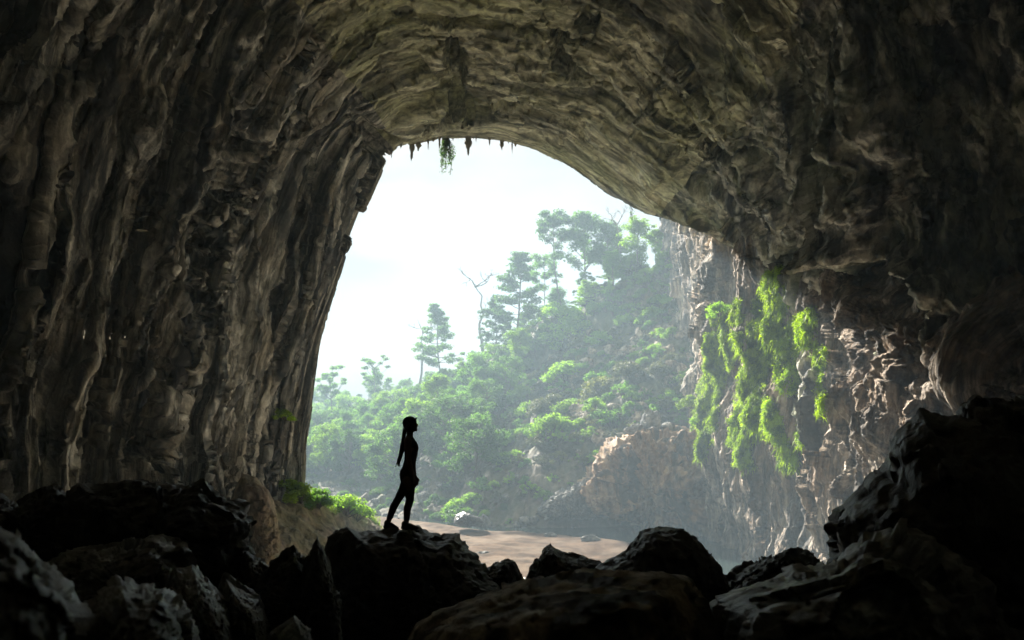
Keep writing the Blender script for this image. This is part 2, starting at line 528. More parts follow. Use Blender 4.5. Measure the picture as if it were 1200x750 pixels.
# even out the columns by arc length around the arch
sl = np.linalg.norm(np.diff(SH[:400], axis=1), axis=-1).mean(0)
s_ = np.concatenate([[0], np.cumsum(sl)])
tc_ = np.interp(np.linspace(0, s_[-1], NC), s_, tc_)
SH = np.swapaxes(spline(np.swapaxes(A, 0, 1), tc_), 0, 1).copy()
S = np.linspace(0, s_[-1], NC)[None, :].repeat(NR, 0)
dv = np.linalg.norm(np.diff(SH, axis=0), axis=-1).mean(1)
Vv = np.concatenate([[0], np.cumsum(dv)])[:, None].repeat(NC, 1)
colp = tc_[None, :].repeat(NR, 0)
N = grid_normals(SH)
axis = np.stack([0 * SH[..., 0], SH[..., 1], 0 * SH[..., 0] + 8], -1)
flip = np.sign((N * (axis - SH)).sum(-1))
flip = np.where(flip == 0, 1, flip)
# one consistent side for the whole interior
N = N * np.sign(np.median(flip[60:560]))
inner = smooth(2.55, 3.05, tv)[:, None] * np.ones((1, NC))       # no relief on the outer face
LEFT = 1 - smooth(4.3, 5.6, colp)
CEIL = smooth(4.3, 5.6, colp) * (1 - smooth(8.6, 9.6, colp))
RIGHT = smooth(8.6, 9.6, colp)
S5 = float(np.interp(5.0, tc_, np.linspace(0, s_[-1], NC)))
c = Vv + 0.04 * np.minimum(S, S5) + 0.08 * np.maximum(S - S5, 0)
wx = fbm2(S / 24, Vv / 9, 5, 3) * (1.4 * LEFT + 2.2 * (1 - LEFT))
cw = c + wx
sw = S + fbm2(S / 9, Vv / 9, 55, 3) * 2.0

D = fbm2(S / 22, c / 16, 1, 3) * 2.2
# left wall: leaning flutes and torn curtains
flute = (ridged2(cw / 6.0, sw / 30, 21, 3) * 1.2 + ridged2(cw / 2.1, sw / 18, 31, 3, 0.55) * 0.4
         + facet2(cw / 4.2, sw / 45, 41, 0.5, (0.75, 0.0), 0.28, 140.0) * 2.4)
# roof: broken slabs hanging towards the mouth
slab = (facet2(cw / 7.5, sw / 16, 61, 0.75, (0.55, 0.0), 0.42, 140.0) * 3.3 + facet2(cw / 2.8, sw / 7, 63, 0.75, (0.4, 0.0), 0.32, 140.0) * 0.95)
rwall = (facet2(cw / 6, sw / 12, 71, 0.55, (0.5, 0), 0.4) * 3.2 + ridged2(cw / 3, sw / 14, 73, 4, 0.55) * 0.9
         + facet2(cw / 1.6, sw / 4, 75, 0.6, (0.4, 0), 0.3) * 0.55)
D = D + LEFT * flute + CEIL * slab + RIGHT * rwall
D = D - LEFT * 1.7 - CEIL * .25 - RIGHT * .4
lipfade = 0.12 + 0.88 * smooth(3.0, 4.1, tv)[:, None]
D = D * inner * lipfade

# recesses and overhangs of this particular roof, read off the photograph
px_, py_, dep_ = project(SH)
vis = (SH[..., 1] > 25)
jit = fbm2(S / 3.5, Vv / 3.5, 91, 4, 0.55) * 13
def stamp(poly, depth, soft=4):
    global D
    sd = poly_sd(px_ + jit, py_ + jit * .6, poly)
    D = D - np.where(vis, smooth(-soft, soft, sd), 0) * depth * 2.4 * inner
stamp([(640, 25), (668, 60), (700, 85), (725, 110), (748, 135), (765, 165), (790, 192), (770, 188), (740, 165), (715, 130), (690, 110), (655, 75)], 4.5)
stamp([(525, 62), (545, 60), (548, 85), (540, 110), (560, 120), (600, 125), (560, 135), (520, 150), (495, 160), (520, 125), (530, 90)], 2.6)
stamp([(425, 138), (470, 165), (452, 190), (430, 240), (408, 300), (400, 280), (420, 220), (428, 180)], 2.2)
stamp([(820, 155), (838, 150), (850, 175), (880, 200), (868, 208), (845, 190), (825, 205)], 3.0)
stamp([(665, 0), (690, 0), (700, 30), (690, 45), (672, 25)], 2.5)
stamp([(860, 250), (885, 245), (900, 275), (905, 315), (880, 350), (862, 310)], 3.5)
stamp([(940, 232), (958, 228), (985, 270), (980, 310), (955, 330), (935, 300)], 2.5)
stamp([(1010, 300), (1085, 332), (1105, 360), (1100, 400), (1060, 410), (1010, 395), (990, 350)], 5.0, 10)
stamp([(250, 150), (290, 120), (300, 240), (270, 330), (240, 420), (232, 350), (255, 240)], 1.8, 6)
stamp([(200, 400), (215, 420), (190, 540), (165, 545)], 2.0, 5)
def rib(line, h, w):
    """raised rib along a polyline"""
    global D
    pl = np.asarray(line, float)
    d = np.full(px_.shape, 1e9)
    for a, b in zip(pl[:-1], pl[1:]):
        e = b - a
        t = np.clip(((px_ - a[0]) * e[0] + (py_ - a[1]) * e[1]) / (e @ e), 0, 1)
        d = np.minimum(d, np.hypot(px_ + jit * .5 - a[0] - t * e[0], py_ + jit * .4 - a[1] - t * e[1]))
    D = D + np.where(vis, np.exp(-(d / w) ** 2), 0) * h * inner
rib([(285, 10), (262, 80), (240, 160), (215, 240), (195, 330), (180, 420), (170, 560)], 1.6, 9)
rib([(345, 130), (320, 220), (300, 300), (280, 420), (270, 560)], 1.2, 8)
rib([(1012, 285), (1060, 312), (1110, 335), (1180, 375)], 3.0, 16)
rib([(1005, 100), (992, 180), (990, 240), (1012, 285)], 1.6, 14)
rib([(985, 300), (972, 330), (980, 390)], 1.2, 8)
SH = SH + N * D[..., None]
# second pass on the broken surface: torn drapery on the walls, pitted slabs overhead
N2 = grid_normals(SH)
N2 = N2 * np.sign((N2 * N).sum(-1))[..., None]
lean = np.stack([sw, cw, 0 * D], -1)
i0, i1 = int(np.searchsorted(tv, 2.6)), int(np.searchsorted(tv, 10.4))
L_, A_, Wl = lean[i0:i1], SH[i0:i1], LEFT[i0:i1]
warp = np.stack([fbm3(A_ / 5, 95, 2), fbm3(A_ / 5, 96, 2), fbm3(A_ / 5, 97, 2)], -1)
def streak(w, l, seed, tilt, lift):
    Qs = (L_ + warp * np.array([4, .7, .7])) / np.array([l, w, w])
    return facet3(Qs, seed, tilt, lift)
def block(w, seed, tilt, lift):
    return facet3((A_ + warp * .8) / np.array([w * 1.4, w, w * 1.2]), seed, tilt, lift)
dl = streak(3.0, 60, 101, 1.1, .45) * 1.15 + streak(1.3, 34, 103, 1.1, .35) * .5
Qb = (L_ + warp * np.array([3, .5, .5]))
dl = dl + streak(.55, 26, 105, 1.1, .35) * .22
mk = smooth(-.25, .45, fbm3(A_ / 11, 98, 2))
dc = block(2.0, 113, .9, .35) * (.15 + .55 * mk) + block(.75, 115, .9, .3) * (.10 + .16 * mk) + streak(1.1, 9, 117, 1.0, .35) * .30
dd_ = fbm3(A_ * np.array([1, 1, .6]) / .6, 87, 3, .6) * .10
d2 = np.zeros(SH.shape[:2])
d2[i0:i1] = Wl * dl + (1 - Wl) * dc + dd_
SH = SH + N2 * (d2 * inner * (0.22 + 0.78 * lipfade))[..., None]
RCO = np.stack([sw, cw, D + d2], -1)
shell_bvh = bvh_of(SH[::2, ::2])

c5 = int(np.searchsorted(tc_, 5.0))
c9 = int(np.searchsorted(tc_, 9.2))
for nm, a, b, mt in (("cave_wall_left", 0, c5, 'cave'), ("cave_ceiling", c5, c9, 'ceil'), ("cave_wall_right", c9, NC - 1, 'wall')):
    o = link(nm, grid_mesh(nm, SH[:, a:b + 1], co=RCO[:, a:b + 1]), M[mt])
    props(o, kind="structure")

# unseen mountain mass round the cave, added to block light leaking through the shell
def mrow(Y, k, wx_, top_):
    a = np.linspace(0, 1, 13)
    ang = math.pi * (1 - a)
    return [[wx_ * math.cos(t) * (1 if abs(math.cos(t)) < 1 else 1), Y, -21 + (top_ + 21) * max(0.0, math.sin(t)) ** .7] for t in ang]
MC = np.array([mrow(106.5, 1, 62, 58), mrow(90, 1, 72, 64), mrow(60, 1, 80, 68), mrow(20, 1, 80, 68), mrow(-20, 1, 70, 62), mrow(-42, 1, 48, 46), mrow(-50, 1, 4, -10)], float)
mm_ = np.swapaxes(spline(np.swapaxes(spline(MC, np.linspace(0, 6, 90)), 0, 1), np.linspace(0, 12, 120)), 0, 1).copy()
mm_ += fbm3(mm_ / 14, 151, 4)[..., None] * np.array([2.2, .3, 2.2])
props(link("mountain", grid_mesh("mountain", mm_, co=mm_), M['cave']), kind="structure")

# ------------------------------------------------------------------ gorge cliff on the right (outside and up to the mouth)
def crow(*p):
    return [lip_pt(*q) for q in p]
top = crow((779, 150, 185), (798, 190, 165), (818, 190, 142), (846, 200, 120), (878, 215, 106), (928, 215, 94), (962, 240, 86), (1010, 330, 72), (1085, 385, 60), (1230, 430, 50))
upp = crow((779, 230, 185), (796, 262, 165), (818, 290, 142), (850, 310, 119), (882, 310, 105), (930, 310, 92.5), (964, 330, 84), (1008, 385, 70), (1080, 420, 60), (1230, 470, 50))
mid = crow((784, 330, 185), (805, 350, 163), (826, 385, 140), (842, 392, 114), (875, 400, 103), (930, 395, 90), (966, 405, 83), (1015, 420, 68.5), (1085, 440, 59), (1230, 500, 50))
low = crow((786, 430, 185), (808, 440, 163), (824, 460, 140), (840, 470, 117.5), (872, 475, 105), (925, 485, 91), (962, 495, 83), (1008, 500, 70), (1075, 520, 60), (1230, 560, 50))
lo2 = crow((788, 520, 185), (812, 530, 163), (824, 540, 140), (843, 550, 119), (872, 560, 106), (918, 575, 94), (955, 590, 85), (995, 600, 72), (1060, 610, 61), (1230, 640, 50))
bot = [[p[0] + (0.6 if i > 1 else 0), p[1], -19.5] for i, p in enumerate(lo2)]
backtop = [[p[0] + 10, p[1], p[2] + 5] for p in top]
CC = np.array([backtop, top, upp, mid, low, lo2, bot], float)
r_ = np.linspace(0, 6, 520); q_ = np.linspace(0, 9, 760)
CL = np.swapaxes(spline(np.swapaxes(spline(CC, r_), 0, 1), q_), 0, 1).copy()
cs = np.concatenate([[0], np.cumsum(np.linalg.norm(np.diff(CL, axis=1), axis=-1).mean(0))])
cv = np.concatenate([[0], np.cumsum(np.linalg.norm(np.diff(CL, axis=0), axis=-1).mean(1))])
CS, CV = cs[None, :].repeat(520, 0), cv[:, None].repeat(760, 1)
CN = grid_normals(CL)
CN *= np.sign(np.median((CN * (np.array([-10.0, 90, 0]) - CL)).sum(-1)))
w1 = fbm2(CS / 6, CV / 6, 201, 3) * 1.5
CD = fbm2(CS / 12, CV / 14, 203, 3) * 2.0 + ridged2((CS + w1) / 5.5, CV / 22, 205, 2) * 0.9 + fbm2(CS / 1.1, CV / 1.6, 211, 4, 0.6) * 0.18
cw_ = np.stack([fbm3(CL / 4, 221, 2), fbm3(CL / 4, 222, 2), fbm3(CL / 4, 223, 2)], -1)
for w_, sd_, am_ in ((5.5, 231, 1.7), (2.2, 233, .62), (.9, 235, .30)):
    CD = CD + facet3((CL + cw_) / np.array([w_, w_, w_ * 2.8]), sd_, .85, .4) * am_ * (1 - .45 * smooth(45, 95, CS) * (w_ < 3))
CL = CL + CN * CD[..., None]
cliff_bvh = bvh_of(CL)
o = link("cliff", grid_mesh("cliff", CL, co=np.stack([CV + .3 * CS, CS, CD], -1)), M['cliff'])
props(o, kind="structure")

# ------------------------------------------------------------------ ground, water, sand
def sheet(name, x0, x1, y0, y1, nx, ny, fz, mat, kind="structure"):
    X, Y = np.meshgrid(np.linspace(x0, x1, nx), np.linspace(y0, y1, ny))
    Z = fz(X, Y)
    V = np.stack([X, Y, Z], -1)
    o = link(name, grid_mesh(name, V), mat)
    props(o, kind=kind)
    return o, V

sheet("ground", -470, 470, -55, 610, 60, 60, lambda X, Y: -20.5 + 0 * X, M['ground'])

mw, nt, bs, _ = new_mat("river_water")
bs.inputs["Base Color"].default_value = (0.03, 0.045, 0.04, 1)
bs.inputs["Roughness"].default_value = 0.08
bs.inputs["IOR"].default_value = 1.33
tcn = nt.nodes.new("ShaderNodeTexCoord")
nt.links.new(n_bump(nt, n_noise(nt, n_map(nt, tcn.outputs["Object"], (0.5, 1.1, 1)), 1.4, 4, 0.5), 0.05, 0.5), bs.inputs["Normal"])
sheet("water", -250, 60, 20, 330, 4, 4, lambda X, Y: WATER_Z + 0 * X, mw)

SAND_FAR = np.array([at_z(px, py, -17.9)[:2] for px, py in [(330, 596), (400, 602), (430, 606), (470, 610), (515, 617), (560, 623), (610, 626), (660, 631), (700, 633), (738, 638)]])
def sand_z(X, Y):
    yf = np.interp(X, SAND_FAR[:, 0], SAND_FAR[:, 1]) + 4.5
    d = yf - Y                                                    # metres inside the far edge
    dx = (17.5 + np.interp(Y, [24, 60, 90, 105], [8, 7, 0, 0])) - X               # right edge
    d = np.minimum(d, dx * 1.6) + fbm2(X / 7, Y / 7, 301, 3) * 1.3
    z = -18.6 + 0.95 * smooth(-2, 5, d) + 0.55 * smooth(4, 28, d)
    return z + fbm2(X / 5, Y / 8, 303, 4) * 0.16 * smooth(0, 6, d) + fbm2(X / 1.2, Y / 2.0, 305, 3) * 0.03
sheet("sand_bank", -45, 26, 24, 160, 330, 500, sand_z, M['sand'])

# pale gravel bar added out of view to bounce sunlight onto the roof
def bounce_gravel_z(X, Y):
    e = np.minimum(np.minimum(94 - Y + fbm2(X / 6, 0 * X, 331, 3) * 2, Y - 56 + fbm2(X / 7, 0 * X, 332, 3) * 4), np.minimum(X + 32, np.interp(Y, [20, 50, 94], [27, 24, 16]) - X))
    return -18.9 + 2.5 * smooth(-1, 7, e) + fbm2(X / 6, Y / 6, 333, 4) * .2 + fbm2(X / .6, Y / .6, 335, 2) * .04
sheet("bounce_gravel_bar", -38, 30, 20, 98, 260, 300, bounce_gravel_z, M['bounce_gravel'])

def floor_z(X, Y):
    z = np.interp(Y, [-30, 0, 4, 8, 14, 18, 24, 30, 36, 70], [-1.0, -1.6, -1.9, -2.45, -3.5, -5.8, -11, -16, -19.2, -20.0])
    side = smooth(8, 30, np.abs(X)) * np.interp(Y, [0, 15, 30, 45], [1.5, 3.0, 2.5, 0])
    side = side + smooth(4, 16, X) * np.interp(Y, [0, 8, 20, 30, 45], [0, 1.0, 2.5, 2, 0])
    P = np.stack([X, Y, 0 * X], -1)
    near = np.interp(Y, [0, 20], [0.45, 1.6])
    return z + side + (facet3(P / 1.7, 311, 0.7, 0.5) * 0.5 + facet3(P / 0.7, 313, 0.7, 0.4) * 0.18) * near + fbm2(X / .5, Y / .5, 315, 3) * .07
yy = np.concatenate([np.linspace(-26, 2, 40, endpoint=False), np.linspace(2, 20, 190, endpoint=False), np.linspace(20, 74, 130)])
xx = np.concatenate([np.linspace(-54, -10, 60, endpoint=False), np.linspace(-10, 10, 210, endpoint=False), np.linspace(10, 44, 51)])
X, Y = np.meshgrid(xx, yy)
FL = np.stack([X, Y, floor_z(X, Y)], -1)
floor_bvh = bvh_of(FL)
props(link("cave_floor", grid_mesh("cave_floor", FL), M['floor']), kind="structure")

# ------------------------------------------------------------------ hillside across the river
HPX = [200, 290, 380, 460, 530, 600, 690, 780, 870]
def hrow(pys, Ys):
    return [lip_pt(a, b, c_) for a, b, c_ in zip(HPX, pys, Ys)]
def wrow(pys, z):
    return [at_z(a, b, z).tolist() for a, b in zip(HPX, pys)]
H0 = wrow([578, 590, 604, 619, 627, 629, 628, 624, 620], -19.2)
H1 = hrow([560, 562, 568, 570, 565, 552, 535, 508, 480], [245, 225, 198, 172, 154, 145, 141, 142, 145])
H2 = hrow([532, 535, 532, 518, 500, 480, 455, 420, 385], [300, 275, 245, 215, 196, 182, 169, 159, 156])
H3 = hrow([516, 516, 504, 488, 464, 437, 400, 352, 304], [360, 330, 295, 255, 230, 210, 190, 176, 168])
H4 = hrow([502, 502, 488, 472, 444, 410, 366, 312, 262], [430, 390, 340, 292, 260, 234, 209, 188, 180])
H5 = [[p[0] * 1.25, p[1] + 90, p[2] - 25] for p in H4]
H6 = [[p[0] * 1.6, p[1] + 220, -20.6] for p in H4]
HC = np.array([H0, H1, H2, H3, H4, H5, H6], float)
hr = np.linspace(0, 6, 420); hq = np.linspace(0, 8, 420)
HL = np.swapaxes(spline(np.swapaxes(spline(HC, hr), 0, 1), hq), 0, 1).copy()
Xh, Yh = HL[..., 0].copy(), HL[..., 1].copy()
amp = smooth(0.0, 0.5, hr)[:, None]
ph = np.stack([Xh, Yh, HL[..., 2]], -1)
HL[..., 2] += amp * (fbm2(Xh / 18, Yh / 18, 401, 4) * 2.6 + facet3(ph / 5, 403, .6, .4) * 1.3 + facet3(ph / 2, 405, .6, .4) * .5 + fbm2(Xh / 1.5, Yh / 1.5, 407, 3) * .3)
hill_bvh = bvh_of(HL)
props(link("hillside", grid_mesh("hillside", HL), M['hill']), kind="structure")

def far_z(X, Y):
    return -20.6 + 62 * np.exp(-((X + 230) / 110) ** 2 - ((Y - 520) / 70) ** 2) + fbm2(X / 40, Y / 40, 411, 4) * 6 * np.exp(-((X + 230) / 130) ** 2 - ((Y - 520) / 80) ** 2)
sheet("far_hill", -460, 60, 400, 605, 120, 80, far_z, M['hill'])

# ------------------------------------------------------------------ the air
hz, nt, bs, out = new_mat("valley_haze")
nt.nodes.remove(bs)
pv = nt.nodes.new("ShaderNodeVolumePrincipled")
pv.inputs["Color"].default_value = (0.355, 0.475, 0.58, 1)
pv.inputs["Density"].default_value = HAZE_DENSITY
pv.inputs["Anisotropy"].default_value = 0.1
nt.links.new(pv.outputs[0], out.inputs["Volume"])
bx0, bx1 = np.array([-480, -60, -21.6]), np.array([480, 620, 84.0])
cv8 = np.array([[(bx0, bx1)[(i >> k) & 1][k] for k in range(3)] for i in range(8)])
hm = mesh_np("haze", cv8, np.array([[0, 2, 3, 1], [4, 5, 7, 6], [0, 1, 5, 4], [2, 6, 7, 3], [0, 4, 6, 2], [1, 3, 7, 5]]), None, False)
props(link("haze", hm, hz), kind="stuff")

# ------------------------------------------------------------------ boulders
def boulder_mesh(name, outline, Y, depth, seed, near=None, far=None, rough=0.075, box=0.7, nth=230, nph=100, grain=1.3):
    pl = np.array(outline, float)
    c = np.array([(pl[:, 0].min() + pl[:, 0].max()) / 2, (pl[:, 1].min() + pl[:, 1].max()) / 2])
    th = np.linspace(0, 2 * math.pi, nth, endpoint=False)
    r = np.zeros(nth)
    for a, b in zip(pl, np.roll(pl, -1, 0)):               # outermost crossing of each ray with the outline
        e = b - a
        dx, dy = np.cos(th), np.sin(th)
        den = dx * e[1] - dy * e[0]
        den = np.where(np.abs(den) < 1e-9, 1e-9, den)
        t = ((a[0] - c[0]) * e[1] - (a[1] - c[1]) * e[0]) / den
        u = ((a[0] - c[0]) * dy - (a[1] - c[1]) * dx) / den
        ok = (t > 0) & (u >= -1e-6) & (u <= 1 + 1e-6)
        r = np.where(ok & (t > r), t, r)
    r = np.where(r <= 0, np.median(r[r > 0]), r)
    q = np.arccos(np.linspace(0, 1, nph // 4 + 1)[1:-1] ** (1 / box))     # even rings over the flat faces
    phi = np.sort(np.concatenate([np.linspace(-math.pi / 2, math.pi / 2, nph - 2 * len(q)), q, -q]))
    cp, sp = np.abs(np.cos(phi)) ** box, np.sign(np.sin(phi)) * np.abs(np.sin(phi)) ** (box + .2)
    px = c[0] + (r * np.cos(th))[None, :] * cp[:, None]
    py = c[1] + (r * np.sin(th))[None, :] * cp[:, None]
    dn, df = near or depth, far or depth                   # how far it reaches towards and away from the camera
    V = at(px, py, Y + np.where(sp < 0, dn, df)[:, None] * sp[:, None] + 0 * px)
    size = np.ptp(V[..., 2]) * .5 + np.ptp(V[..., 0]) * .5
    n = V - V.reshape(-1, 3).mean(0)
    n /= np.linalg.norm(n, axis=-1, keepdims=True) + 1e-9
    s = size
    d = (facet3(V / (.42 * s), seed, .7, .35) * 1.3 + facet3(V / np.array([.2, .2, .1]) / s, seed + 20, .8, .4) * .75 + facet3(V / (.075 * s), seed + 40, .8, .35) * .36
         + fbm3(V / (.06 * s), seed + 60, 3, .6) * .22 * grain) * rough * s
    edge = 0.55 + 0.45 * np.abs(sp)[:, None]
    V = V + n * (d * edge)[..., None]
    me = grid_mesh(name, V, wrap=True)
    return me, V

def recentre(o):
    """origin at the base centre of the mesh"""
    me = o.data
    co = np.empty(len(me.vertices) * 3, np.float32); me.vertices.foreach_get("co", co); co = co.reshape(-1, 3)
    p = np.array([co[:, 0].mean(), co[:, 1].mean(), co[:, 2].min()], np.float32)
    me.vertices.foreach_set("co", (co - p).ravel()); me.update()
    o.location = p.tolist()
    return o

def boulder(name, label, outline, Y, depth, seed, mat, cat="boulder", group=None, **k):
    me, V = boulder_mesh(name, outline, Y, depth, seed, **k)
    o = recentre(link(name, me, M[mat]))
    props(o, label, cat, group)
    return o, V

FG = "dark boulders in the front of the cave"
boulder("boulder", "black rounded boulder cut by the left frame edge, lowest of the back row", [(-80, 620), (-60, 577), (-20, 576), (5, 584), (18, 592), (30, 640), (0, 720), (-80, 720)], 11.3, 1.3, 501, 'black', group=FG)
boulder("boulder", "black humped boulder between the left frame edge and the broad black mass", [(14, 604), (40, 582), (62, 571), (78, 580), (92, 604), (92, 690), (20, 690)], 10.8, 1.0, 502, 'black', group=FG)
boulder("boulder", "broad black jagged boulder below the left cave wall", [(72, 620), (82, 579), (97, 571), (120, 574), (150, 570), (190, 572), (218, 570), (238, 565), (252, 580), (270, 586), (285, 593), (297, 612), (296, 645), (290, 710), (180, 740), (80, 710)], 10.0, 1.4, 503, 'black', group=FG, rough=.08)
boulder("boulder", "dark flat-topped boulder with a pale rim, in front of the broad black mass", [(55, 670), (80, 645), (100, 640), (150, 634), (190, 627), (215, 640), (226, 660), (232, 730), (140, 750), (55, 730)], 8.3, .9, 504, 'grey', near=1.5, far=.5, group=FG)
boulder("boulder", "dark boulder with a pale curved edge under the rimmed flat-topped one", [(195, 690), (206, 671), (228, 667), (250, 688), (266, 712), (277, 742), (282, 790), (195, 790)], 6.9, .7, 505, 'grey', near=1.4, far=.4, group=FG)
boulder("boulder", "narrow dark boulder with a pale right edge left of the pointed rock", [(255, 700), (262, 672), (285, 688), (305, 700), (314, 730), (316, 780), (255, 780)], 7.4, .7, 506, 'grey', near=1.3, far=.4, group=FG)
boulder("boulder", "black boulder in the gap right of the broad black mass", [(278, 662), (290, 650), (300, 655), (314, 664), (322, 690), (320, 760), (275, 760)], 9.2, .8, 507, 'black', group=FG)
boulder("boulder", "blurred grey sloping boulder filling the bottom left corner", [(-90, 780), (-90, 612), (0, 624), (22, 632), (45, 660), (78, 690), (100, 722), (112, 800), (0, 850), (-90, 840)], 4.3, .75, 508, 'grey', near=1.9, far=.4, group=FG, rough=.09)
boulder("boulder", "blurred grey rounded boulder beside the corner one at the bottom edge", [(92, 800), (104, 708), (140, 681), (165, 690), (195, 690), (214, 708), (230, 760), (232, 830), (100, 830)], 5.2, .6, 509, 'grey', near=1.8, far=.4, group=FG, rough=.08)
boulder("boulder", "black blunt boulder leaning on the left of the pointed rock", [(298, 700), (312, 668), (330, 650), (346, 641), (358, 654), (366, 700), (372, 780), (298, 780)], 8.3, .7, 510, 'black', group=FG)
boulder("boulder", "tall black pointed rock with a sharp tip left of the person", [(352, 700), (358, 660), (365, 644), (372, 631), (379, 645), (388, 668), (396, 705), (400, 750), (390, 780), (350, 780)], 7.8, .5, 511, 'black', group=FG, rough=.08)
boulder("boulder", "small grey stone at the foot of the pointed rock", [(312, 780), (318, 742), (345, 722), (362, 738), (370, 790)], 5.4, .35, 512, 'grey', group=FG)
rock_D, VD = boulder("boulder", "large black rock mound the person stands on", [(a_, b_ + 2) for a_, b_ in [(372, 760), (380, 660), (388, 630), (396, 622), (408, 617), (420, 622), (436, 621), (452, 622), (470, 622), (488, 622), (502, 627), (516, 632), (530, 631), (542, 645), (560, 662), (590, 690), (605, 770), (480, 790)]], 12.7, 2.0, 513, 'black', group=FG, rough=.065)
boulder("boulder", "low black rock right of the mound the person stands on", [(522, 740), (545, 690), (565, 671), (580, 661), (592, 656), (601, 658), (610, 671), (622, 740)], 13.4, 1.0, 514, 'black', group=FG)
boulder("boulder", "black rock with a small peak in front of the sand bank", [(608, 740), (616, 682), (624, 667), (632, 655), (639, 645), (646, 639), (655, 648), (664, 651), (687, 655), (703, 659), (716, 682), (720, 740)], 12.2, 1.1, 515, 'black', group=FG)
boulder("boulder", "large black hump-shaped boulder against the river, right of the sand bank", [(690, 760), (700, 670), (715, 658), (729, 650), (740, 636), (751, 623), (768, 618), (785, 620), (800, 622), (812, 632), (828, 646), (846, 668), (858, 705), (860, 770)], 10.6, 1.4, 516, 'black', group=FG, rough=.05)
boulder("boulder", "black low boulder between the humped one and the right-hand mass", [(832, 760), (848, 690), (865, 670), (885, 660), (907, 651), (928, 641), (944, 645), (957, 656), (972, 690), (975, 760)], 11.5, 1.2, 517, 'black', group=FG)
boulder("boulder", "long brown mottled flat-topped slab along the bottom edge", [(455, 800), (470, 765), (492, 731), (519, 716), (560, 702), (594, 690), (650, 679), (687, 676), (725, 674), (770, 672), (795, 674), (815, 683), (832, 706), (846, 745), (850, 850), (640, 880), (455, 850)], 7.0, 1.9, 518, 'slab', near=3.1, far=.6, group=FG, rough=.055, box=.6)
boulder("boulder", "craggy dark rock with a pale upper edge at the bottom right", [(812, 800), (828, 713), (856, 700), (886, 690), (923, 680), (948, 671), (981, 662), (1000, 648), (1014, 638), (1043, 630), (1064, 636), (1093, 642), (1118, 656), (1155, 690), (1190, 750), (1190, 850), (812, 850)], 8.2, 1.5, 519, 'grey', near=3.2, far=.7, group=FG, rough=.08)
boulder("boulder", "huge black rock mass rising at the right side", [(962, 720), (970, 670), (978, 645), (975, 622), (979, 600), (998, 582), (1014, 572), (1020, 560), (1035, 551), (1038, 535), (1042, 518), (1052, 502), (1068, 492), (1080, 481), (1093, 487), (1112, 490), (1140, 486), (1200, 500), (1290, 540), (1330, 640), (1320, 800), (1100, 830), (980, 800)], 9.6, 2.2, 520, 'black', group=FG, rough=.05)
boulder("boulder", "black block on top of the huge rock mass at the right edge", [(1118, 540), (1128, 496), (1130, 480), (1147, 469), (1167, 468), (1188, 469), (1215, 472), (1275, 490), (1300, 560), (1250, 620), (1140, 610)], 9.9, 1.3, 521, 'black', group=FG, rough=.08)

boulder("boulder", "brown rounded boulder leaning on the foot of the left wall", [(272, 680), (268, 610), (274, 572), (285, 557), (300, 560), (315, 575), (323, 600), (327, 632), (323, 655), (312, 680), (290, 700)], 80, 3.2, 531, 'mound', group=None, rough=.05)
boulder("rock_outcrop", "broad ochre rock outcrop with a flat top above the river", [(684, 575), (690, 545), (706, 520), (722, 511), (745, 508), (780, 509), (812, 511), (846, 520), (856, 600), (846, 640), (820, 648), (790, 637), (770, 629), (742, 613), (715, 607), (697, 600)], 131, 7.5, 532, 'outcrop', cat="rock outcrop", rough=.11, box=.25, nth=260, nph=140)
boulder("rock_outcrop", "low grey bank rock above the water left of the ochre outcrop", [(630, 604), (640, 588), (660, 574), (688, 562), (706, 580), (698, 608), (668, 604), (648, 610)], 133, 4.0, 533, 'scree', cat="rock outcrop", rough=.13, box=.5)
boulder("boulder", "pale-topped flat dark block at the far water edge right of the person", [(532, 613), (534, 604), (545, 600), (560, 606), (568, 613), (560, 617), (538, 617)], 128, 2.4, 534, 'black', group="grey boulders along the far bank", nth=80, nph=40)

# ------------------------------------------------------------------ reusable rock, leaf and tree meshes
def rock_proto(seed, sq=(1, .8, .6)):
    th = np.linspace(0, 2 * math.pi, 28, endpoint=False); ph = np.linspace(-math.pi / 2, math.pi / 2, 16)
    P = np.stack([np.cos(ph)[:, None] * np.cos(th), np.cos(ph)[:, None] * np.sin(th), np.sin(ph)[:, None] + 0 * th], -1)
    d = 1 + facet3(P / .9 + seed, seed, .7, .35) * .42 + facet3(P / .35, seed + 3, .7, .3) * .16
    V = P * d[..., None] * np.array(sq)
    return grid_mesh("rock", V, wrap=True, smooth_shade=False)
ROCKS = [rock_proto(600 + i, q) for i, q in enumerate([(1, .8, .6), (1, .9, .8), (.8, .7, .9), (1.2, .7, .5), (1, 1, .65), (.9, .7, .75)])]

def place_rock(i, p, size, rz, mat, label, group, name="boulder", cat="boulder", tilt=0.0):
    key = (i % len(ROCKS), mat)
    if key not in place_rock.cache:
        me = ROCKS[key[0]].copy(); me.name = "rock"; me.materials.append(M[mat]); place_rock.cache[key] = me
    o = bpy.data.objects.new(name, place_rock.cache[key]); COL.objects.link(o)
    o.location = p; o.scale = (size, size, size); o.rotation_euler = (tilt, tilt * .5, rz)
    return props(o, label, cat, group)
place_rock.cache = {}

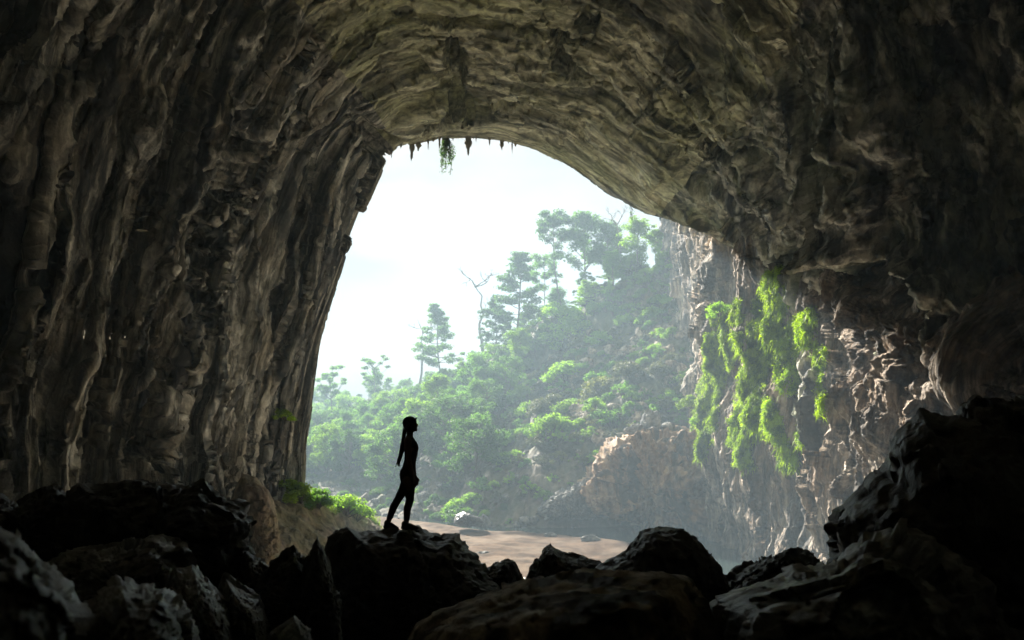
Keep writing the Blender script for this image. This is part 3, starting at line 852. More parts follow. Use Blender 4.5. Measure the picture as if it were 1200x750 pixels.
def tube(pts, rad, sides=6):
    pts = np.array(pts, float); rad = np.array(rad, float)
    t = np.gradient(pts, axis=0); t /= np.linalg.norm(t, axis=1, keepdims=True) + 1e-9
    ref = np.where(np.abs(t[:, 2:3]) > .9, np.array([[1., 0, 0]]), np.array([[0, 0, 1.]]))
    u = np.cross(t, ref); u /= np.linalg.norm(u, axis=1, keepdims=True) + 1e-9
    w = np.cross(t, u)
    a = np.linspace(0, 2 * math.pi, sides, endpoint=False)
    V = pts[:, None] + rad[:, None, None] * (np.cos(a)[None, :, None] * u[:, None] + np.sin(a)[None, :, None] * w[:, None])
    return V.reshape(-1, 3), grid_faces(len(pts), sides, True)

def join(parts):
    Vs, Fs, n = [], [], 0
    for V, f in parts:
        Vs.append(V); Fs.append(f + n); n += len(V)
    return np.concatenate(Vs), np.concatenate(Fs)

def leaves(rng, centres, radii, n, size, droop=0.0, shell=0.35, up=0.4):
    """n leaf-sized rhombs spread through ellipsoidal clumps"""
    centres, radii = np.array(centres, float), np.array(radii, float)
    wt = radii.prod(1) ** .6; wt /= wt.sum()
    k = rng.choice(len(centres), n, p=wt)
    d = rng.normal(size=(n, 3)); d /= np.linalg.norm(d, axis=1, keepdims=True)
    rr = (shell + (1 - shell) * rng.random(n)) ** .6
    rr *= 0.8 + 0.35 * rng.random(n)
    P = centres[k] + d * rr[:, None] * radii[k]
    nrm = d * .7 + rng.normal(size=(n, 3)) * .6 + np.array([0, 0, up])
    nrm /= np.linalg.norm(nrm, axis=1, keepdims=True)
    a = rng.normal(size=(n, 3)) + np.array([0, 0, -droop])
    a -= (a * nrm).sum(1, keepdims=True) * nrm
    a /= np.linalg.norm(a, axis=1, keepdims=True) + 1e-9
    b = np.cross(nrm, a)
    L = size * (.6 + .8 * rng.random(n))[:, None]
    V = np.stack([P - a * L, P + b * L * .55 + nrm * L * .15, P + a * L, P - b * L * .55 + nrm * L * .15], 1).reshape(-1, 3)
    return V, np.arange(4 * n).reshape(-1, 4)

def make_tree(kind, seed):
    """unit-height tree meshes: (wood, crown or None); trees are 1 unit tall"""
    rng = np.random.default_rng(seed)
    wood, cen, rad = [], [], []
    def trunk(h=1.0, r0=.014, lean=.03, wob=.012, n=9):
        z = np.linspace(-.03, h, n)
        off = np.cumsum(rng.normal(size=(n, 2)) * wob, 0) + np.outer(z, rng.normal(size=2) * lean)
        P = np.column_stack([off - off[0], z])
        wood.append(tube(P, np.linspace(r0, r0 * .25, n)))
        return P
    def limb(p, az, el, L, r):
        n = 5
        s = np.linspace(0, 1, n)[:, None]
        d = np.array([math.cos(az) * math.cos(el), math.sin(az) * math.cos(el), math.sin(el)])
        P = p + d * s * L + np.array([0, 0, .18 * L]) * s ** 2 + np.cumsum(rng.normal(size=(n, 3)) * .02 * L, 0) * (s > 0)
        wood.append(tube(P, np.linspace(r, r * .35, n), 5))
        return P
    if kind == 'tier':
        T = trunk(.97, .013)
        for z in np.arange(.32, .98, .05):
            t = (z - .32) / .66
            R = (.29 * (1 - t) ** .8 + .03) * rng.uniform(.7, 1.15)
            base = np.array([np.interp(z, T[:, 2], T[:, 0]), np.interp(z, T[:, 2], T[:, 1]), z])
            for k in range(rng.integers(4, 6)):
                if rng.random() < .12: continue
                az = rng.uniform(0, 6.28)
                P = limb(base, az, rng.uniform(-.1, .3), R * rng.uniform(.7, 1.1), .004)
                for f in (.55, .95):
                    q = P[0] + (P[-1] - P[0]) * f
                    cen.append(q); rad.append(np.array([.062, .062, .026]) * rng.uniform(.7, 1.2))
        V = leaves(rng, cen, rad, 8000, .0125, shell=.1)
    elif kind == 'slim':
        T = trunk(.97, .010, .03, .010)
        for z in np.concatenate([rng.uniform(.46, .7, 7), rng.uniform(.68, .97, 22)]):
            R = (.05 + .17 * math.sin(math.pi * min(1, (z - .40) / .60))) * rng.uniform(.6, 1.1)
            base = np.array([np.interp(z, T[:, 2], T[:, 0]), np.interp(z, T[:, 2], T[:, 1]), z])
            P = limb(base, rng.uniform(0, 6.28), rng.uniform(.0, .5), R, .004)
            cen.append(P[-1]); rad.append(np.array([.068, .068, .042]) * rng.uniform(.7, 1.25))
        V = leaves(rng, cen, rad, 4600, .0125, shell=.1)
    elif kind == 'airy':
        T = trunk(.95, .013, .03, .012)
        for z in np.concatenate([rng.uniform(.35, .95, 34)]):
            t = (z - .35) / .6
            R = (.24 * math.sin(math.pi * (.25 + .72 * t)) + .03) * rng.uniform(.55, 1.1)
            base = np.array([np.interp(z, T[:, 2], T[:, 0]), np.interp(z, T[:, 2], T[:, 1]), z])
            P = limb(base, rng.uniform(0, 6.28), rng.uniform(.4, 1.0), R, .005)
            for f in (.6, 1.0):
                cen.append(P[0] + (P[-1] - P[0]) * f); rad.append(np.array([.070, .070, .058]) * rng.uniform(.6, 1.2))
        V = leaves(rng, cen, rad, 6200, .0135, shell=.1)
    elif kind == 'umbrella':
        T = trunk(.86, .012, .05, .018)
        for k in range(26):
            z = rng.uniform(.55, .86)
            base = np.array([np.interp(z, T[:, 2], T[:, 0]), np.interp(z, T[:, 2], T[:, 1]), z])
            P = limb(base, rng.uniform(0, 6.28), rng.uniform(.4, .9), rng.uniform(.06, .24), .005)
            cen.append(P[-1]); rad.append(np.array([.055, .055, .028]) * rng.uniform(.7, 1.2))
        V = leaves(rng, cen, rad, 3400, .0115, shell=.05)
    elif kind == 'round':
        T = trunk(.7, .026, .05, .02)
        for k in range(34):
            az, z = rng.uniform(0, 6.28), rng.uniform(.22, .93)
            R = .40 * math.sqrt(max(.05, 1 - ((z - .48) / .5) ** 2)) * rng.uniform(.55, 1.0)
            zb = max(.12, z - rng.uniform(.1, .25))
            base = np.array([np.interp(zb, T[:, 2], T[:, 0]), np.interp(zb, T[:, 2], T[:, 1]), min(zb, .68)])
            q = np.array([math.cos(az) * R, math.sin(az) * R, z])
            wood.append(tube(np.linspace(base, q, 4) + rng.normal(size=(4, 3)) * .008, np.linspace(.008, .003, 4), 5))
            cen.append(q); rad.append(np.array([.125, .125, .085]) * rng.uniform(.65, 1.25))
        V = leaves(rng, cen, rad, 5200, .020, shell=.3)
    elif kind == 'bush':
        for k in range(16):
            az, el = rng.uniform(0, 6.28), rng.uniform(.1, 1.5)
            q = np.array([math.cos(az) * math.cos(el) * .62, math.sin(az) * math.cos(el) * .62, .12 + .62 * math.sin(el) * rng.uniform(.7, 1.1)])
            wood.append(tube(np.linspace((0, 0, -.05), q, 4) + rng.normal(size=(4, 3)) * .02, np.linspace(.03, .008, 4), 5))
            cen.append(q); rad.append(np.array([.26, .26, .20]) * rng.uniform(.6, 1.25))
        V = leaves(rng, cen, rad, 1900, .052, shell=.25)
    elif kind == 'scrub':
        for k in range(22):
            az, el = rng.uniform(0, 6.28), rng.uniform(.2, 1.5)
            L = rng.uniform(.4, .95)
            q = np.array([math.cos(az) * math.cos(el) * L, math.sin(az) * math.cos(el) * L, math.sin(el) * L])
            wood.append(tube(np.linspace((0, 0, -.05), q, 4) + rng.normal(size=(4, 3)) * .04, np.linspace(.02, .005, 4), 4))
            cen.append(q); rad.append(np.array([.16, .16, .12]) * rng.uniform(.6, 1.25))
        V = leaves(rng, cen, rad, 1300, .045, shell=.0)
    elif kind == 'dead':
        T = trunk(.72, .015, .05, .022)
        def fork(p, d, L, r, depth):
            n = 4
            P = [p]
            for i in range(n):
                d = d + rng.normal(size=3) * .22; d /= np.linalg.norm(d)
                P.append(P[-1] + d * L / n)
            wood.append(tube(np.array(P), np.linspace(r, r * .55, n + 1), 5))
            if depth:
                for k in range(rng.integers(2, 4)):
                    nd = d + rng.normal(size=3) * .55 + np.array([0, 0, .12]); nd /= np.linalg.norm(nd)
                    fork(P[-1], nd, L * rng.uniform(.55, .8), r * .55, depth - 1)
        top = T[-1]
        for k in range(3):
            fork(top, np.array([rng.normal() * .6, rng.normal() * .6, .9]), .10, .008, 3)
        for z in (.36, .48):
            base = np.array([np.interp(z, T[:, 2], T[:, 0]), np.interp(z, T[:, 2], T[:, 1]), z])
            fork(base, np.array([rng.normal(), rng.normal(), .35]), .075, .005, 2)
        V = None
    Vw, Fw = join(wood)
    wm = mesh_np(kind + "_wood", Vw, Fw)
    cm = None if V is None else mesh_np(kind + "_crown", V[0], V[1], smooth_shade=False)
    return wm, cm
WOODN = {'bush': 'stem', 'scrub': 'stem'}
PROTO = {}
for kd, nv in (('tier', 2), ('slim', 2), ('airy', 3), ('umbrella', 2), ('round', 3), ('bush', 4), ('scrub', 3), ('dead', 3)):
    PROTO[kd] = [make_tree(kd, 700 + 31 * i + len(kd) * 7) for i in range(nv)]
_mc = {}
def plant(kind, v, p, h, rz, leaf, label, cat, group=None, name=None, wide=1.0, bark='bark'):
    wm, cm = PROTO[kind][v % len(PROTO[kind])]
    bush = kind in WOODN
    root = empty(name or ('bush' if bush else 'tree'), p, rz)
    root.scale = (h * wide, h * wide, h)
    props(root, label, cat, group)
    for base, mt, pn in ((wm, bark, WOODN.get(kind, 'trunk')), (cm, leaf, 'foliage' if bush else 'crown')):
        if base is None: continue
        k = (base.name, mt)
        if k not in _mc:
            me = base.copy(); me.materials.append(M[mt]); _mc[k] = me
        o = bpy.data.objects.new(pn, _mc[k]); COL.objects.link(o); o.parent = root
    return root

# ------------------------------------------------------------------ trees that stand out on the slope
def hill_at(px, py):
    h = cast(hill_bvh, px, py)
    return h[0]
def on_hill(px, Y):
    x = (px - 600) / F * Y * 1.0
    for _ in range(3):
        hit = hill_bvh.ray_cast(Vector((x, Y, 200)), Vector((0, 0, -1)))
        z = hit[0].z if hit[0] else -18
        k = Y * CP + z * SP
        x = (px - 600) / F * k
    return Vector((x, Y, z))
def tree_to(kind, v, px, Y, top, leaf, label, **kw):
    """a tree standing on the slope whose tip reaches photo height top"""
    p = on_hill(px, Y)
    tip = at(px, top, Y)[2]
    return plant(kind, v, p, max(2.0, tip - p.z), random.Random(px).uniform(0, 6.28), leaf, label, kw.pop('cat', 'tree'), **kw)
tree_to('tier', 0, 600, 216, 297, 'leaf_dark', "tall dark layered tree, the tallest on the middle of the ridge")
tree_to('tier', 1, 578, 222, 345, 'leaf_dark', "shorter dark layered tree just left of the tallest one")
tree_to('slim', 0, 657, 214, 250, 'leaf_dark', "slender tall tree with a long bare trunk high on the ridge")
tree_to('airy', 0, 690, 208, 248, 'leaf_mid', "tall broad airy tree right of the slender bare-trunked one", wide=1.05)
tree_to('slim', 1, 640, 220, 300, 'leaf_mid', "lower slim tree between the layered tree and the bare-trunked one")
tree_to('tier', 0, 519, 238, 356, 'leaf_mid', "solitary airy conical tree standing above the canopy right of the leaning bare tree", wide=.85)
tree_to('dead', 0, 479, 250, 358, 'leaf_mid', "bare crooked tree leaning against the white sky above the person", cat="bare tree", name="bare_tree", bark='bark_pale', wide=1.2)
tree_to('dead', 1, 570, 232, 305, 'leaf_mid', "bare branching tree left of the tall dark layered tree", cat="bare tree", name="bare_tree", bark='bark_pale', wide=1.4)
tree_to('dead', 2, 728, 196, 238, 'leaf_mid', "bare twiggy tree under the right end of the cave mouth", cat="bare tree", name="bare_tree", bark='bark_pale', wide=1.2)
tree_to('umbrella', 0, 393, 262, 430, 'leaf_mid', "thin flat-crowned tree nearest the left edge of the cave mouth")
tree_to('umbrella', 1, 436, 262, 418, 'leaf_mid', "thin spreading tree right of the flat-crowned one", wide=1.0)
tree_to('airy', 2, 745, 186, 258, 'leaf_pale', "pale green broad tree at the top right beside the white cliff", wide=1.5)
tree_to('airy', 1, 716, 203, 262, 'leaf_mid', "hazy green tree between the broad airy tree and the pale one", wide=1.2)
tree_to('round', 0, 522, 205, 452, 'leaf_mid', "large rounded tree right of the person's head", wide=1.05)
tree_to('round', 1, 405, 215, 492, 'leaf_mid', "large rounded tree low on the slope left of the person", wide=1.1)
tree_to('round', 2, 455, 225, 468, 'leaf_mid', "rounded tree behind the person's cap", wide=1.0)
tree_to('round', 0, 560, 222, 420, 'leaf_pale', "fresh green rounded tree below the shorter layered tree", wide=1.1)
tree_to('round', 1, 628, 205, 385, 'leaf_mid', "rounded tree at the foot of the tallest layered tree", wide=1.1)
tree_to('round', 2, 662, 196, 352, 'leaf_pale', "fresh green rounded tree below the slender bare-trunked tree", wide=1.15)
tree_to('airy', 0, 775, 184, 270, 'leaf_pale', "pale green tree touching the white cliff under the roof edge", wide=1.3)

# ------------------------------------------------------------------ woods and scrub over the slope
rng = np.random.default_rng(11)
def slope(u, w):
    """point of the finished hillside at grid fractions"""
    i = min(419, max(0, int(round(w / 6 * 419)))); j = min(419, max(0, int(round(u / 8 * 419))))
    return HL[i, j]
def view_px(p):
    a, b, _ = project(np.array(p)); return float(a), float(b)
count = dict(tree=0, bush=0, scrub=0, rock=0)
taken = []
def free(p, r):
    for q, s in taken:
        if (p[0] - q[0]) ** 2 + (p[1] - q[1]) ** 2 < (.5 * (r + s)) ** 2: return False
    taken.append((p, r)); return True
LAB = {
 'pale': ("leafy bush on the steep upper right of the slope below the roof edge", "bushes under the roof edge"),
 'tree_far': ("hazy green tree in the wood along the crest of the slope", "trees along the crest"),
 'tree_mid': ("bushy green tree in the dense wood on the left half of the slope", "trees in the wood on the slope"),
 'bush_low': ("leafy green bush on the lower slope above the grey boulders", "bushes on the lower slope"),
 'bush_up': ("leafy green bush among the trees higher on the slope", "bushes among the trees"),
 'scrub': ("dull grey-green scrub on the dry right half of the slope", "dry scrub on the right of the slope"),
 'scrub_y': ("yellowish low scrub on the rocks near the ochre outcrop", "yellowish scrub near the outcrop"),
}
tries = 0
while count['tree'] < 165 and tries < 9000:
    tries += 1
    u, w = rng.uniform(.8, 7.2), rng.uniform(1.0, 4.15)
    p = slope(u, w); px, py = view_px(p)
    if px < 320 or px > 800: continue
    lim = 470 + (px - 600) * -.9                # woods end along a falling line; the right half is scrub
    if px > 560 and py > lim - 5: continue
    if not free(p, 4.6 + 2.4 * rng.random()): continue
    top = w > 3.1
    if top:
        kd, h = rng.choice(['airy', 'slim', 'slim', 'tier', 'tier']), rng.uniform(10, 17)
    else:
        kd, h = rng.choice(['round', 'round', 'round', 'airy']), rng.uniform(8, 13)
    sky = np.interp(px, [320, 360, 440, 480, 540, 560, 600, 630, 660, 700, 740, 790], [475, 462, 442, 446, 425, 400, 372, 335, 315, 288, 272, 268]) + rng.uniform(-4, 34) + (16 if 610 < px < 730 else 0)
    hmax = at(px, sky, p[1])[2] - p[2]
    if hmax < 4: continue
    h = min(h * 1.3, hmax) if top else min(h, hmax)
    lab, gp = LAB['tree_far' if top else 'tree_mid']
    count['tree'] += 1
    plant(kd, int(rng.integers(0, 3)), p.tolist(), h, rng.uniform(0, 6.28), str(rng.choice(['leaf_mid', 'leaf_pale', 'leaf_pale', 'leaf_mid', 'leaf_pale'] if px > 600 else ['leaf_mid', 'leaf_mid', 'leaf_dark', 'leaf_pale'])), lab, "tree", gp, wide=rng.uniform(.95, 1.3))
n, own = 0, []
for k in range(4000):                                       # fresh growth on the steep upper right of the slope
    if n >= 46: break
    px, py = rng.uniform(690, 806), rng.uniform(262, 372)
    hit = cast(hill_bvh, px, py)
    if hit[0] is None: continue
    p = np.array(hit[0])
    if any(np.linalg.norm(p - q) < 2.3 for q in own): continue
    own.append(p); n += 1
    plant('bush' if rng.random() < .75 else 'scrub', int(rng.integers(0, 4)), (p + np.array([0, 0, -.4])).tolist(), rng.uniform(1.9, 3.6), rng.uniform(0, 6.28), str(rng.choice(['leaf_pale', 'leaf_pale', 'leaf_mid', 'leaf_grey'])), LAB['pale'][0], "bush", LAB['pale'][1], wide=rng.uniform(1., 1.35))
tries = 0
while count['bush'] < 290 and tries < 6000:
    tries += 1
    u, w = rng.uniform(.8, 7.9), rng.uniform(.45, 4.0)
    p = slope(u, w); px, py = view_px(p)
    if px < 320 or px > 835: continue
    low = w < 1.15
    if low and rng.random() < .62: continue
    if px > 650 and py > 470 + (px - 650) * -.5 and rng.random() < .5: continue
    if not free(p, 2.4): continue
    count['bush'] += 1
    lab, gp = LAB['bush_low' if w < 1.7 else 'bush_up']
    plant('bush', int(rng.integers(0, 4)), (p + np.array([0, 0, -.2])).tolist(), float(np.clip(rng.lognormal(.75, .42), 1.0, 4.6)) * (.75 if low else 1.1), rng.uniform(0, 6.28), str(rng.choice(['leaf_grey', 'leaf_pale', 'leaf_mid', 'leaf_pale', 'leaf_dry'] if px > 625 else ['leaf_mid', 'leaf_pale', 'leaf_pale', 'leaf_mid', 'leaf_dark'])), lab, "bush", gp, wide=rng.uniform(1., 1.4))
tries = 0
while count['scrub'] < 190 and tries < 6000:
    tries += 1
    u, w = rng.uniform(3.6, 7.95), rng.uniform(.5, 3.9)
    p = slope(u, w); px, py = view_px(p)
    if px < 520 or px > 830: continue
    if py < 470 + (px - 600) * -.9 - 25: continue
    if not free(p, 1.7): continue
    count['scrub'] += 1
    yel = py > 505
    lab, gp = LAB['scrub_y' if yel else 'scrub']
    plant('scrub' if rng.random() < .7 else 'bush', int(rng.integers(0, 4)), (p + np.array([0, 0, -.15])).tolist(), rng.uniform(1.2, 2.8), rng.uniform(0, 6.28), str(rng.choice(['leaf_dry', 'leaf_pale', 'leaf_grey'] if yel else ['leaf_grey', 'leaf_grey', 'leaf_dry', 'leaf_mid'])), lab, "scrub", gp, name="scrub", wide=rng.uniform(.9, 1.4))
tries = 0
while count['rock'] < 230 and tries < 6000:
    tries += 1
    u, w = rng.uniform(.6, 7.4), rng.uniform(.02, 1.25) ** 1.15
    p = slope(u, w); px, py = view_px(p)
    if px < 330 or px > 800: continue
    s = float(rng.choice([.5, .7, .9, 1.2, 1.8, 2.4], p=[.25, .25, .2, .15, .1, .05]))
    if px > 690: s *= .8
    if not free(p, s * 1.1): continue
    count['rock'] += 1
    place_rock(int(rng.integers(0, 6)), (p + np.array([0, 0, -.15 * s])).tolist(), s, rng.uniform(0, 6.28), 'scree', "pale grey angular boulder in the scree along the far bank", "grey boulders in the scree", tilt=rng.normal() * .25)
n = 0
for k in range(3000):
    if n >= 110: break
    u, w = rng.uniform(5.3, 8), rng.uniform(1.0, 3.2)
    p = slope(u, w); px, py = view_px(p)
    if px < 640 or px > 840 or not free(p, 1.2): continue
    n += 1
    place_rock(int(rng.integers(0, 6)), p.tolist(), rng.uniform(.5, 2.0), rng.uniform(0, 6.28), 'tanrock', "tan broken rock on the dry slope above the ochre outcrop", "tan rocks on the dry slope", tilt=rng.normal() * .3)

# boulders resting on the flat top of the outcrop
for i, (px, py, s, lab) in enumerate([(739, 503, 1.0, "dark stone at the left end of the row on the outcrop"), (748, 503, 1.3, "dark stone second from the left on the outcrop's flat top"),
                                      (764, 500, 2.1, "largest grey boulder on the outcrop's flat top"), (757, 507, .9, "small stone in front of the largest boulder on the outcrop"),
                                      (783, 500, 1.2, "flat mossy stone right of the largest boulder on the outcrop"), (796, 506, 1.1, "reddish stone near the right end of the outcrop's top")]):
    p = at(px, py + 6, 131.5)
    place_rock(i, (p + np.array([0, 0, .5 * s])).tolist(), s, i * 1.3, 'scree', lab, "boulders on the outcrop", tilt=.1)
for px, py, s, i, lab in ((645, 627.5, .75, 3, "small pale stone at the water's edge in the middle of the sand bank"), (692, 632.5, 1.1, 3, "long pale stone at the water's edge under the ochre outcrop"),
                          (566, 652, 1.0, 0, "dark flat stone lying on the sand beside the black mound"), (578, 657, .6, 4, "small dark stone beside the flat one on the sand")):
    p = at_z(px, py, -17.5)
    place_rock(i, p.tolist(), s, .3, 'scree', lab, "stones on the sand bank")

# ------------------------------------------------------------------ earth mound and grass at the left foot of the mouth
MG = np.array([
    [lip_pt(a, b, y) for a, b, y in ((235, 640, 118), (290, 640, 118), (345, 640, 118), (395, 645, 118), (428, 645, 118), (452, 640, 118))],
    [lip_pt(a, b, y) for a, b, y in ((235, 566, 98), (290, 568, 100), (345, 580, 102), (395, 595, 106), (426, 607, 108), (446, 622, 108))],
    [lip_pt(a, b, y) for a, b, y in ((235, 566, 92), (290, 570, 94), (345, 584, 97), (395, 600, 102), (427, 612, 105), (447, 628, 105))],
    [lip_pt(a, b, y) for a, b, y in ((235, 610, 84), (290, 612, 86), (345, 620, 90), (395, 630, 95), (430, 640, 99), (450, 646, 100))],
    [lip_pt(a, b, y) for a, b, y in ((235, 680, 74), (290, 690, 74), (345, 690, 78), (400, 690, 84), (440, 690, 88), (460, 685, 90))]], float)
mr, mq = np.linspace(0, 4, 130), np.linspace(0, 5, 200)
MV = np.swapaxes(spline(np.swapaxes(spline(MG, mr), 0, 1), mq), 0, 1).copy()
MV[..., 2] += fbm2(MV[..., 0] / 3, MV[..., 1] / 3, 801, 4) * .55 + facet3(MV / 1.2, 803, .6, .4) * .28 + fbm2(MV[..., 0] / .5, MV[..., 1] / .5, 805, 2) * .08
mound_bvh = bvh_of(MV)
props(link("earth_mound", grid_mesh("earth_mound", MV), M['mound']), kind="structure")

def blades(rng, bases, normals, n_per, h, spread, droop=.3, width=.05):
    b = np.repeat(bases, n_per, 0); nr = np.repeat(normals, n_per, 0)
    n = len(b)
    b = b + rng.normal(size=(n, 3)) * spread
    d = nr + rng.normal(size=(n, 3)) * .55; d /= np.linalg.norm(d, axis=1, keepdims=True)
    L = h * (.5 + rng.random(n))[:, None]
    s = np.cross(d, rng.normal(size=(n, 3))); s /= np.linalg.norm(s, axis=1, keepdims=True) + 1e-9
    m = b + d * L * .55
    t = b + d * L - np.array([0, 0, 1]) * L * droop
    V = np.stack([b - s * width, m - s * width * .9, t, m + s * width * .9], 1).reshape(-1, 3)
    return V, np.arange(4 * n).reshape(-1, 4)
rng = np.random.default_rng(21)
gb = []
for k in range(6000):
    i, j = rng.integers(28, 100), rng.integers(30, 190)
    p = MV[i, j]; px, py, _ = project(p)
    d = noise2(p[0] / 3.0, p[1] / 3.0, 807) + (.55 - (i - 28) / 45.0)
    if d > 0.05: gb.append(p)
gb = np.array(gb[:2600])
V, f = blades(rng, gb, np.tile([0, -.15, 1.0], (len(gb), 1)), 7, .75, .22, .25, .05)
props(link("grass", mesh_np("grass", V, f, smooth_shade=False), M['grass']), "bright green grass on the sunlit earth mound at the cave mouth", "grass", kind="stuff")
def on_mound(px, py):
    h = cast(mound_bvh, px, py)
    return h[0]
for i, (px, py, h, lf, lab) in enumerate([(352, 590, 2.6, 'moss', "bright green bush at the foot of the left cave wall"), (372, 593, 2.4, 'leaf_mid', "darker bush in the middle of the grassy mound"),
                                     (405, 604, 2.8, 'leaf_pale', "bright-topped bush at the right end of the grassy mound"), (417, 609, 2.2, 'leaf_pale', "low bush hanging over the right tip of the mound"),
                                     (335, 580, 2.0, 'moss', "small bright bush beside the brown boulder")]):
    p = on_mound(px, py)
    if p is None: continue
    plant('bush', i, (p.x, p.y, p.z - .2), h, i * 1.1, lf, lab, "bush", "bushes on the grassy mound", wide=1.35)

# ------------------------------------------------------------------ moss curtains on the sunlit right cliff
def moss(poly, seed, label, dens=1.0, thr=-.15, group="curtains of moss on the right cliff"):
    rng = np.random.default_rng(seed)
    pl = np.array(poly, float)
    x0, y0 = pl.min(0); x1, y1 = pl.max(0)
    n = int((x1 - x0) * (y1 - y0) * .95 * dens)
    px = rng.uniform(x0, x1, n); py = rng.uniform(y0, y1, n)
    sd = poly_sd(px + noise2(py / 9, px / 9, seed) * 6, py, pl)
    nz = noise2(px / 7.0, py / 26.0, seed + 5) + .6 * noise2(px / 3.0, py / 9.0, seed + 6)
    keep = (sd > 0) & (nz > thr - .05 - .35 * smooth(0, 8, sd))
    B, Nn = [], []
    for a, b in zip(px[keep], py[keep]):
        h = cast(cliff_bvh, a, b)
        if h[0] is None: continue
        nn = h[1]
        if nn.dot(h[0]) > 0: nn = -nn
        B.append(h[0]); Nn.append(nn)
    B, Nn = np.array(B), np.array(Nn)
    cl = B + Nn * (.05 + .40 * rng.random(len(B)) ** 3)[:, None]
    sz = (.16 + .36 * rng.random(len(B)) ** 2)[:, None] * np.array([1, 1, 1.2])
    V1, f1 = leaves(rng, cl, sz, len(B) * 11, .10, droop=.5, shell=.0, up=1.0)
    k2 = rng.integers(0, len(B), len(B))                 # a thin close mat under the clumps
    Va, fa_ = leaves(rng, B[k2] + Nn[k2] * .04 + rng.normal(size=(len(k2), 3)) * np.array([.12, .12, .22]), np.full((len(k2), 3), .12), len(k2) * 3, .10, droop=.4, shell=.0, up=.8)
    V1, f1 = np.concatenate([V1, Va]), np.concatenate([f1, fa_ + len(V1)])
    k = rng.random(len(B)) < .16
    V2, f2 = blades(rng, B[k] + Nn[k] * .15, Nn[k] * .6 + np.array([0, 0, -.8]), 3, .6, .16, .5, .05)
    V, f = np.concatenate([V1, V2]), np.concatenate([f1, f2 + len(V1)])
    o = link("hanging_moss", mesh_np("hanging_moss", V, f, smooth_shade=False), M['moss'])
    props(o, label, "moss", group)
moss([(826, 392), (845, 388), (872, 392), (870, 408), (852, 440), (842, 480), (834, 520), (820, 545), (808, 535), (812, 490), (822, 440)], 901, "widest curtain of bright moss, leftmost on the right cliff", 1.0, thr=-.55)
moss([(898, 322), (936, 306), (936, 328), (920, 350), (914, 385), (906, 425), (894, 460), (874, 474), (864, 464), (876, 410), (888, 350)], 902, "long narrow strip of moss running down the middle of the cliff", thr=-.4)
moss([(926, 312), (934, 308), (930, 352), (922, 356)], 903, "short thin strip of moss at the top of the mossy cliff", thr=-.3)
moss([(936, 372), (954, 360), (957, 382), (934, 412), (905, 428), (894, 412), (910, 395)], 904, "patch of moss slanting under the top strip", thr=-.35)
moss([(858, 478), (886, 462), (908, 470), (916, 496), (904, 512), (884, 512), (878, 530), (884, 550), (864, 545), (854, 508)], 905, "ragged moss patch below the long narrow strip", thr=-.35)
moss([(905, 500), (915, 490), (926, 520), (938, 545), (928, 556), (914, 545)], 906, "small moss tongue hanging lowest on the cliff", thr=-.3)
moss([(958, 395), (968, 420), (966, 470), (950, 515), (936, 530), (934, 505), (948, 470), (952, 430)], 907, "rightmost strip of moss, beside the bare brown wall", .9, thr=-.3)
moss([(838, 362), (866, 350), (872, 376), (850, 386), (834, 380)], 908, "mossy tuft on the ledge above the widest curtain", .8)
moss([(912, 395), (950, 385), (948, 440), (925, 470), (905, 455)], 909, "thin scattered moss right of the long narrow strip", .6, thr=.15)

# ferny bushes where the cliff meets the dry slope
for i, (px, py, h, lab) in enumerate([(810, 480, 2.6, "bright fern-like bush at the foot of the widest moss curtain"), (796, 455, 2.4, "light green bush left of the widest moss curtain"), (845, 372, 2.2, "light green bush on the ledge above the moss"),
                                      (822, 500, 1.8, "small green bush at the right end of the outcrop's top"), (785, 470, 2.2, "green bush on the slope above the outcrop's boulders")]):
    h1, h2 = cast(cliff_bvh, px, py), cast(hill_bvh, px, py)
    hs = [q for q in (h1, h2) if q[0] is not None]
    if not hs: continue
    q = min(hs, key=lambda z: z[3])[0]
    plant('bush', i + 1, tuple(q), h, i * 1.7, 'leaf_pale' if i else 'moss', lab, "bush", "bushes at the cliff foot", wide=1.2)
h = cast(shell_bvh, 330, 494)
if h[0] is not None:
    plant('bush', 2, tuple(h[0]), 1.5, .4, 'moss', "small green plant growing on the left cave wall", "plant", name="wall_plant", wide=1.3)

# ------------------------------------------------------------------ stalactites and hanging plants along the lip
def stalactite(px, py, w, L, seed, label):
    h = None
    for dy in range(0, 30, 2):
        h = cast(shell_bvh, px, py - dy)
        if h[0] is not None and h[0].y > 85: break
        h = None
    if h is None: return
    rng = np.random.default_rng(seed)
    n, m = 16, 10
    t = np.linspace(0, 1, n)
    r = w * ((1 - t) ** .8 * (1 + .25 * np.sin(t * 14 + seed)) + .04 * (1 - t))
    a = np.linspace(0, 2 * math.pi, m, endpoint=False)
    rr = r[:, None] * (1 + .22 * rng.normal(size=(1, m)) + .1 * rng.normal(size=(n, m)))
    off = np.cumsum(rng.normal(size=(n, 2)) * .02 * w, 0)
    V = np.stack([rr * np.cos(a) + off[:, :1], rr * np.sin(a) + off[:, 1:], -(t * L)[:, None] + .5 + 0 * rr], -1)
    me = grid_mesh("stalactite", V, wrap=True)
    o = link("stalactite", me, M['cave']); o.location = h[0]
    props(o, label, "stalactite", "stalactites along the top of the cave mouth")
stalactite(549, 164, .55, 3.0, 1, "thickest stalactite, right of the hanging plant")
stalactite(523, 168, .6, 2.6, 2, "stalactite the leafy hanging plant grows around")
stalactite(482, 172, .35, 2.6, 3, "long stalactite at the left end of the row")
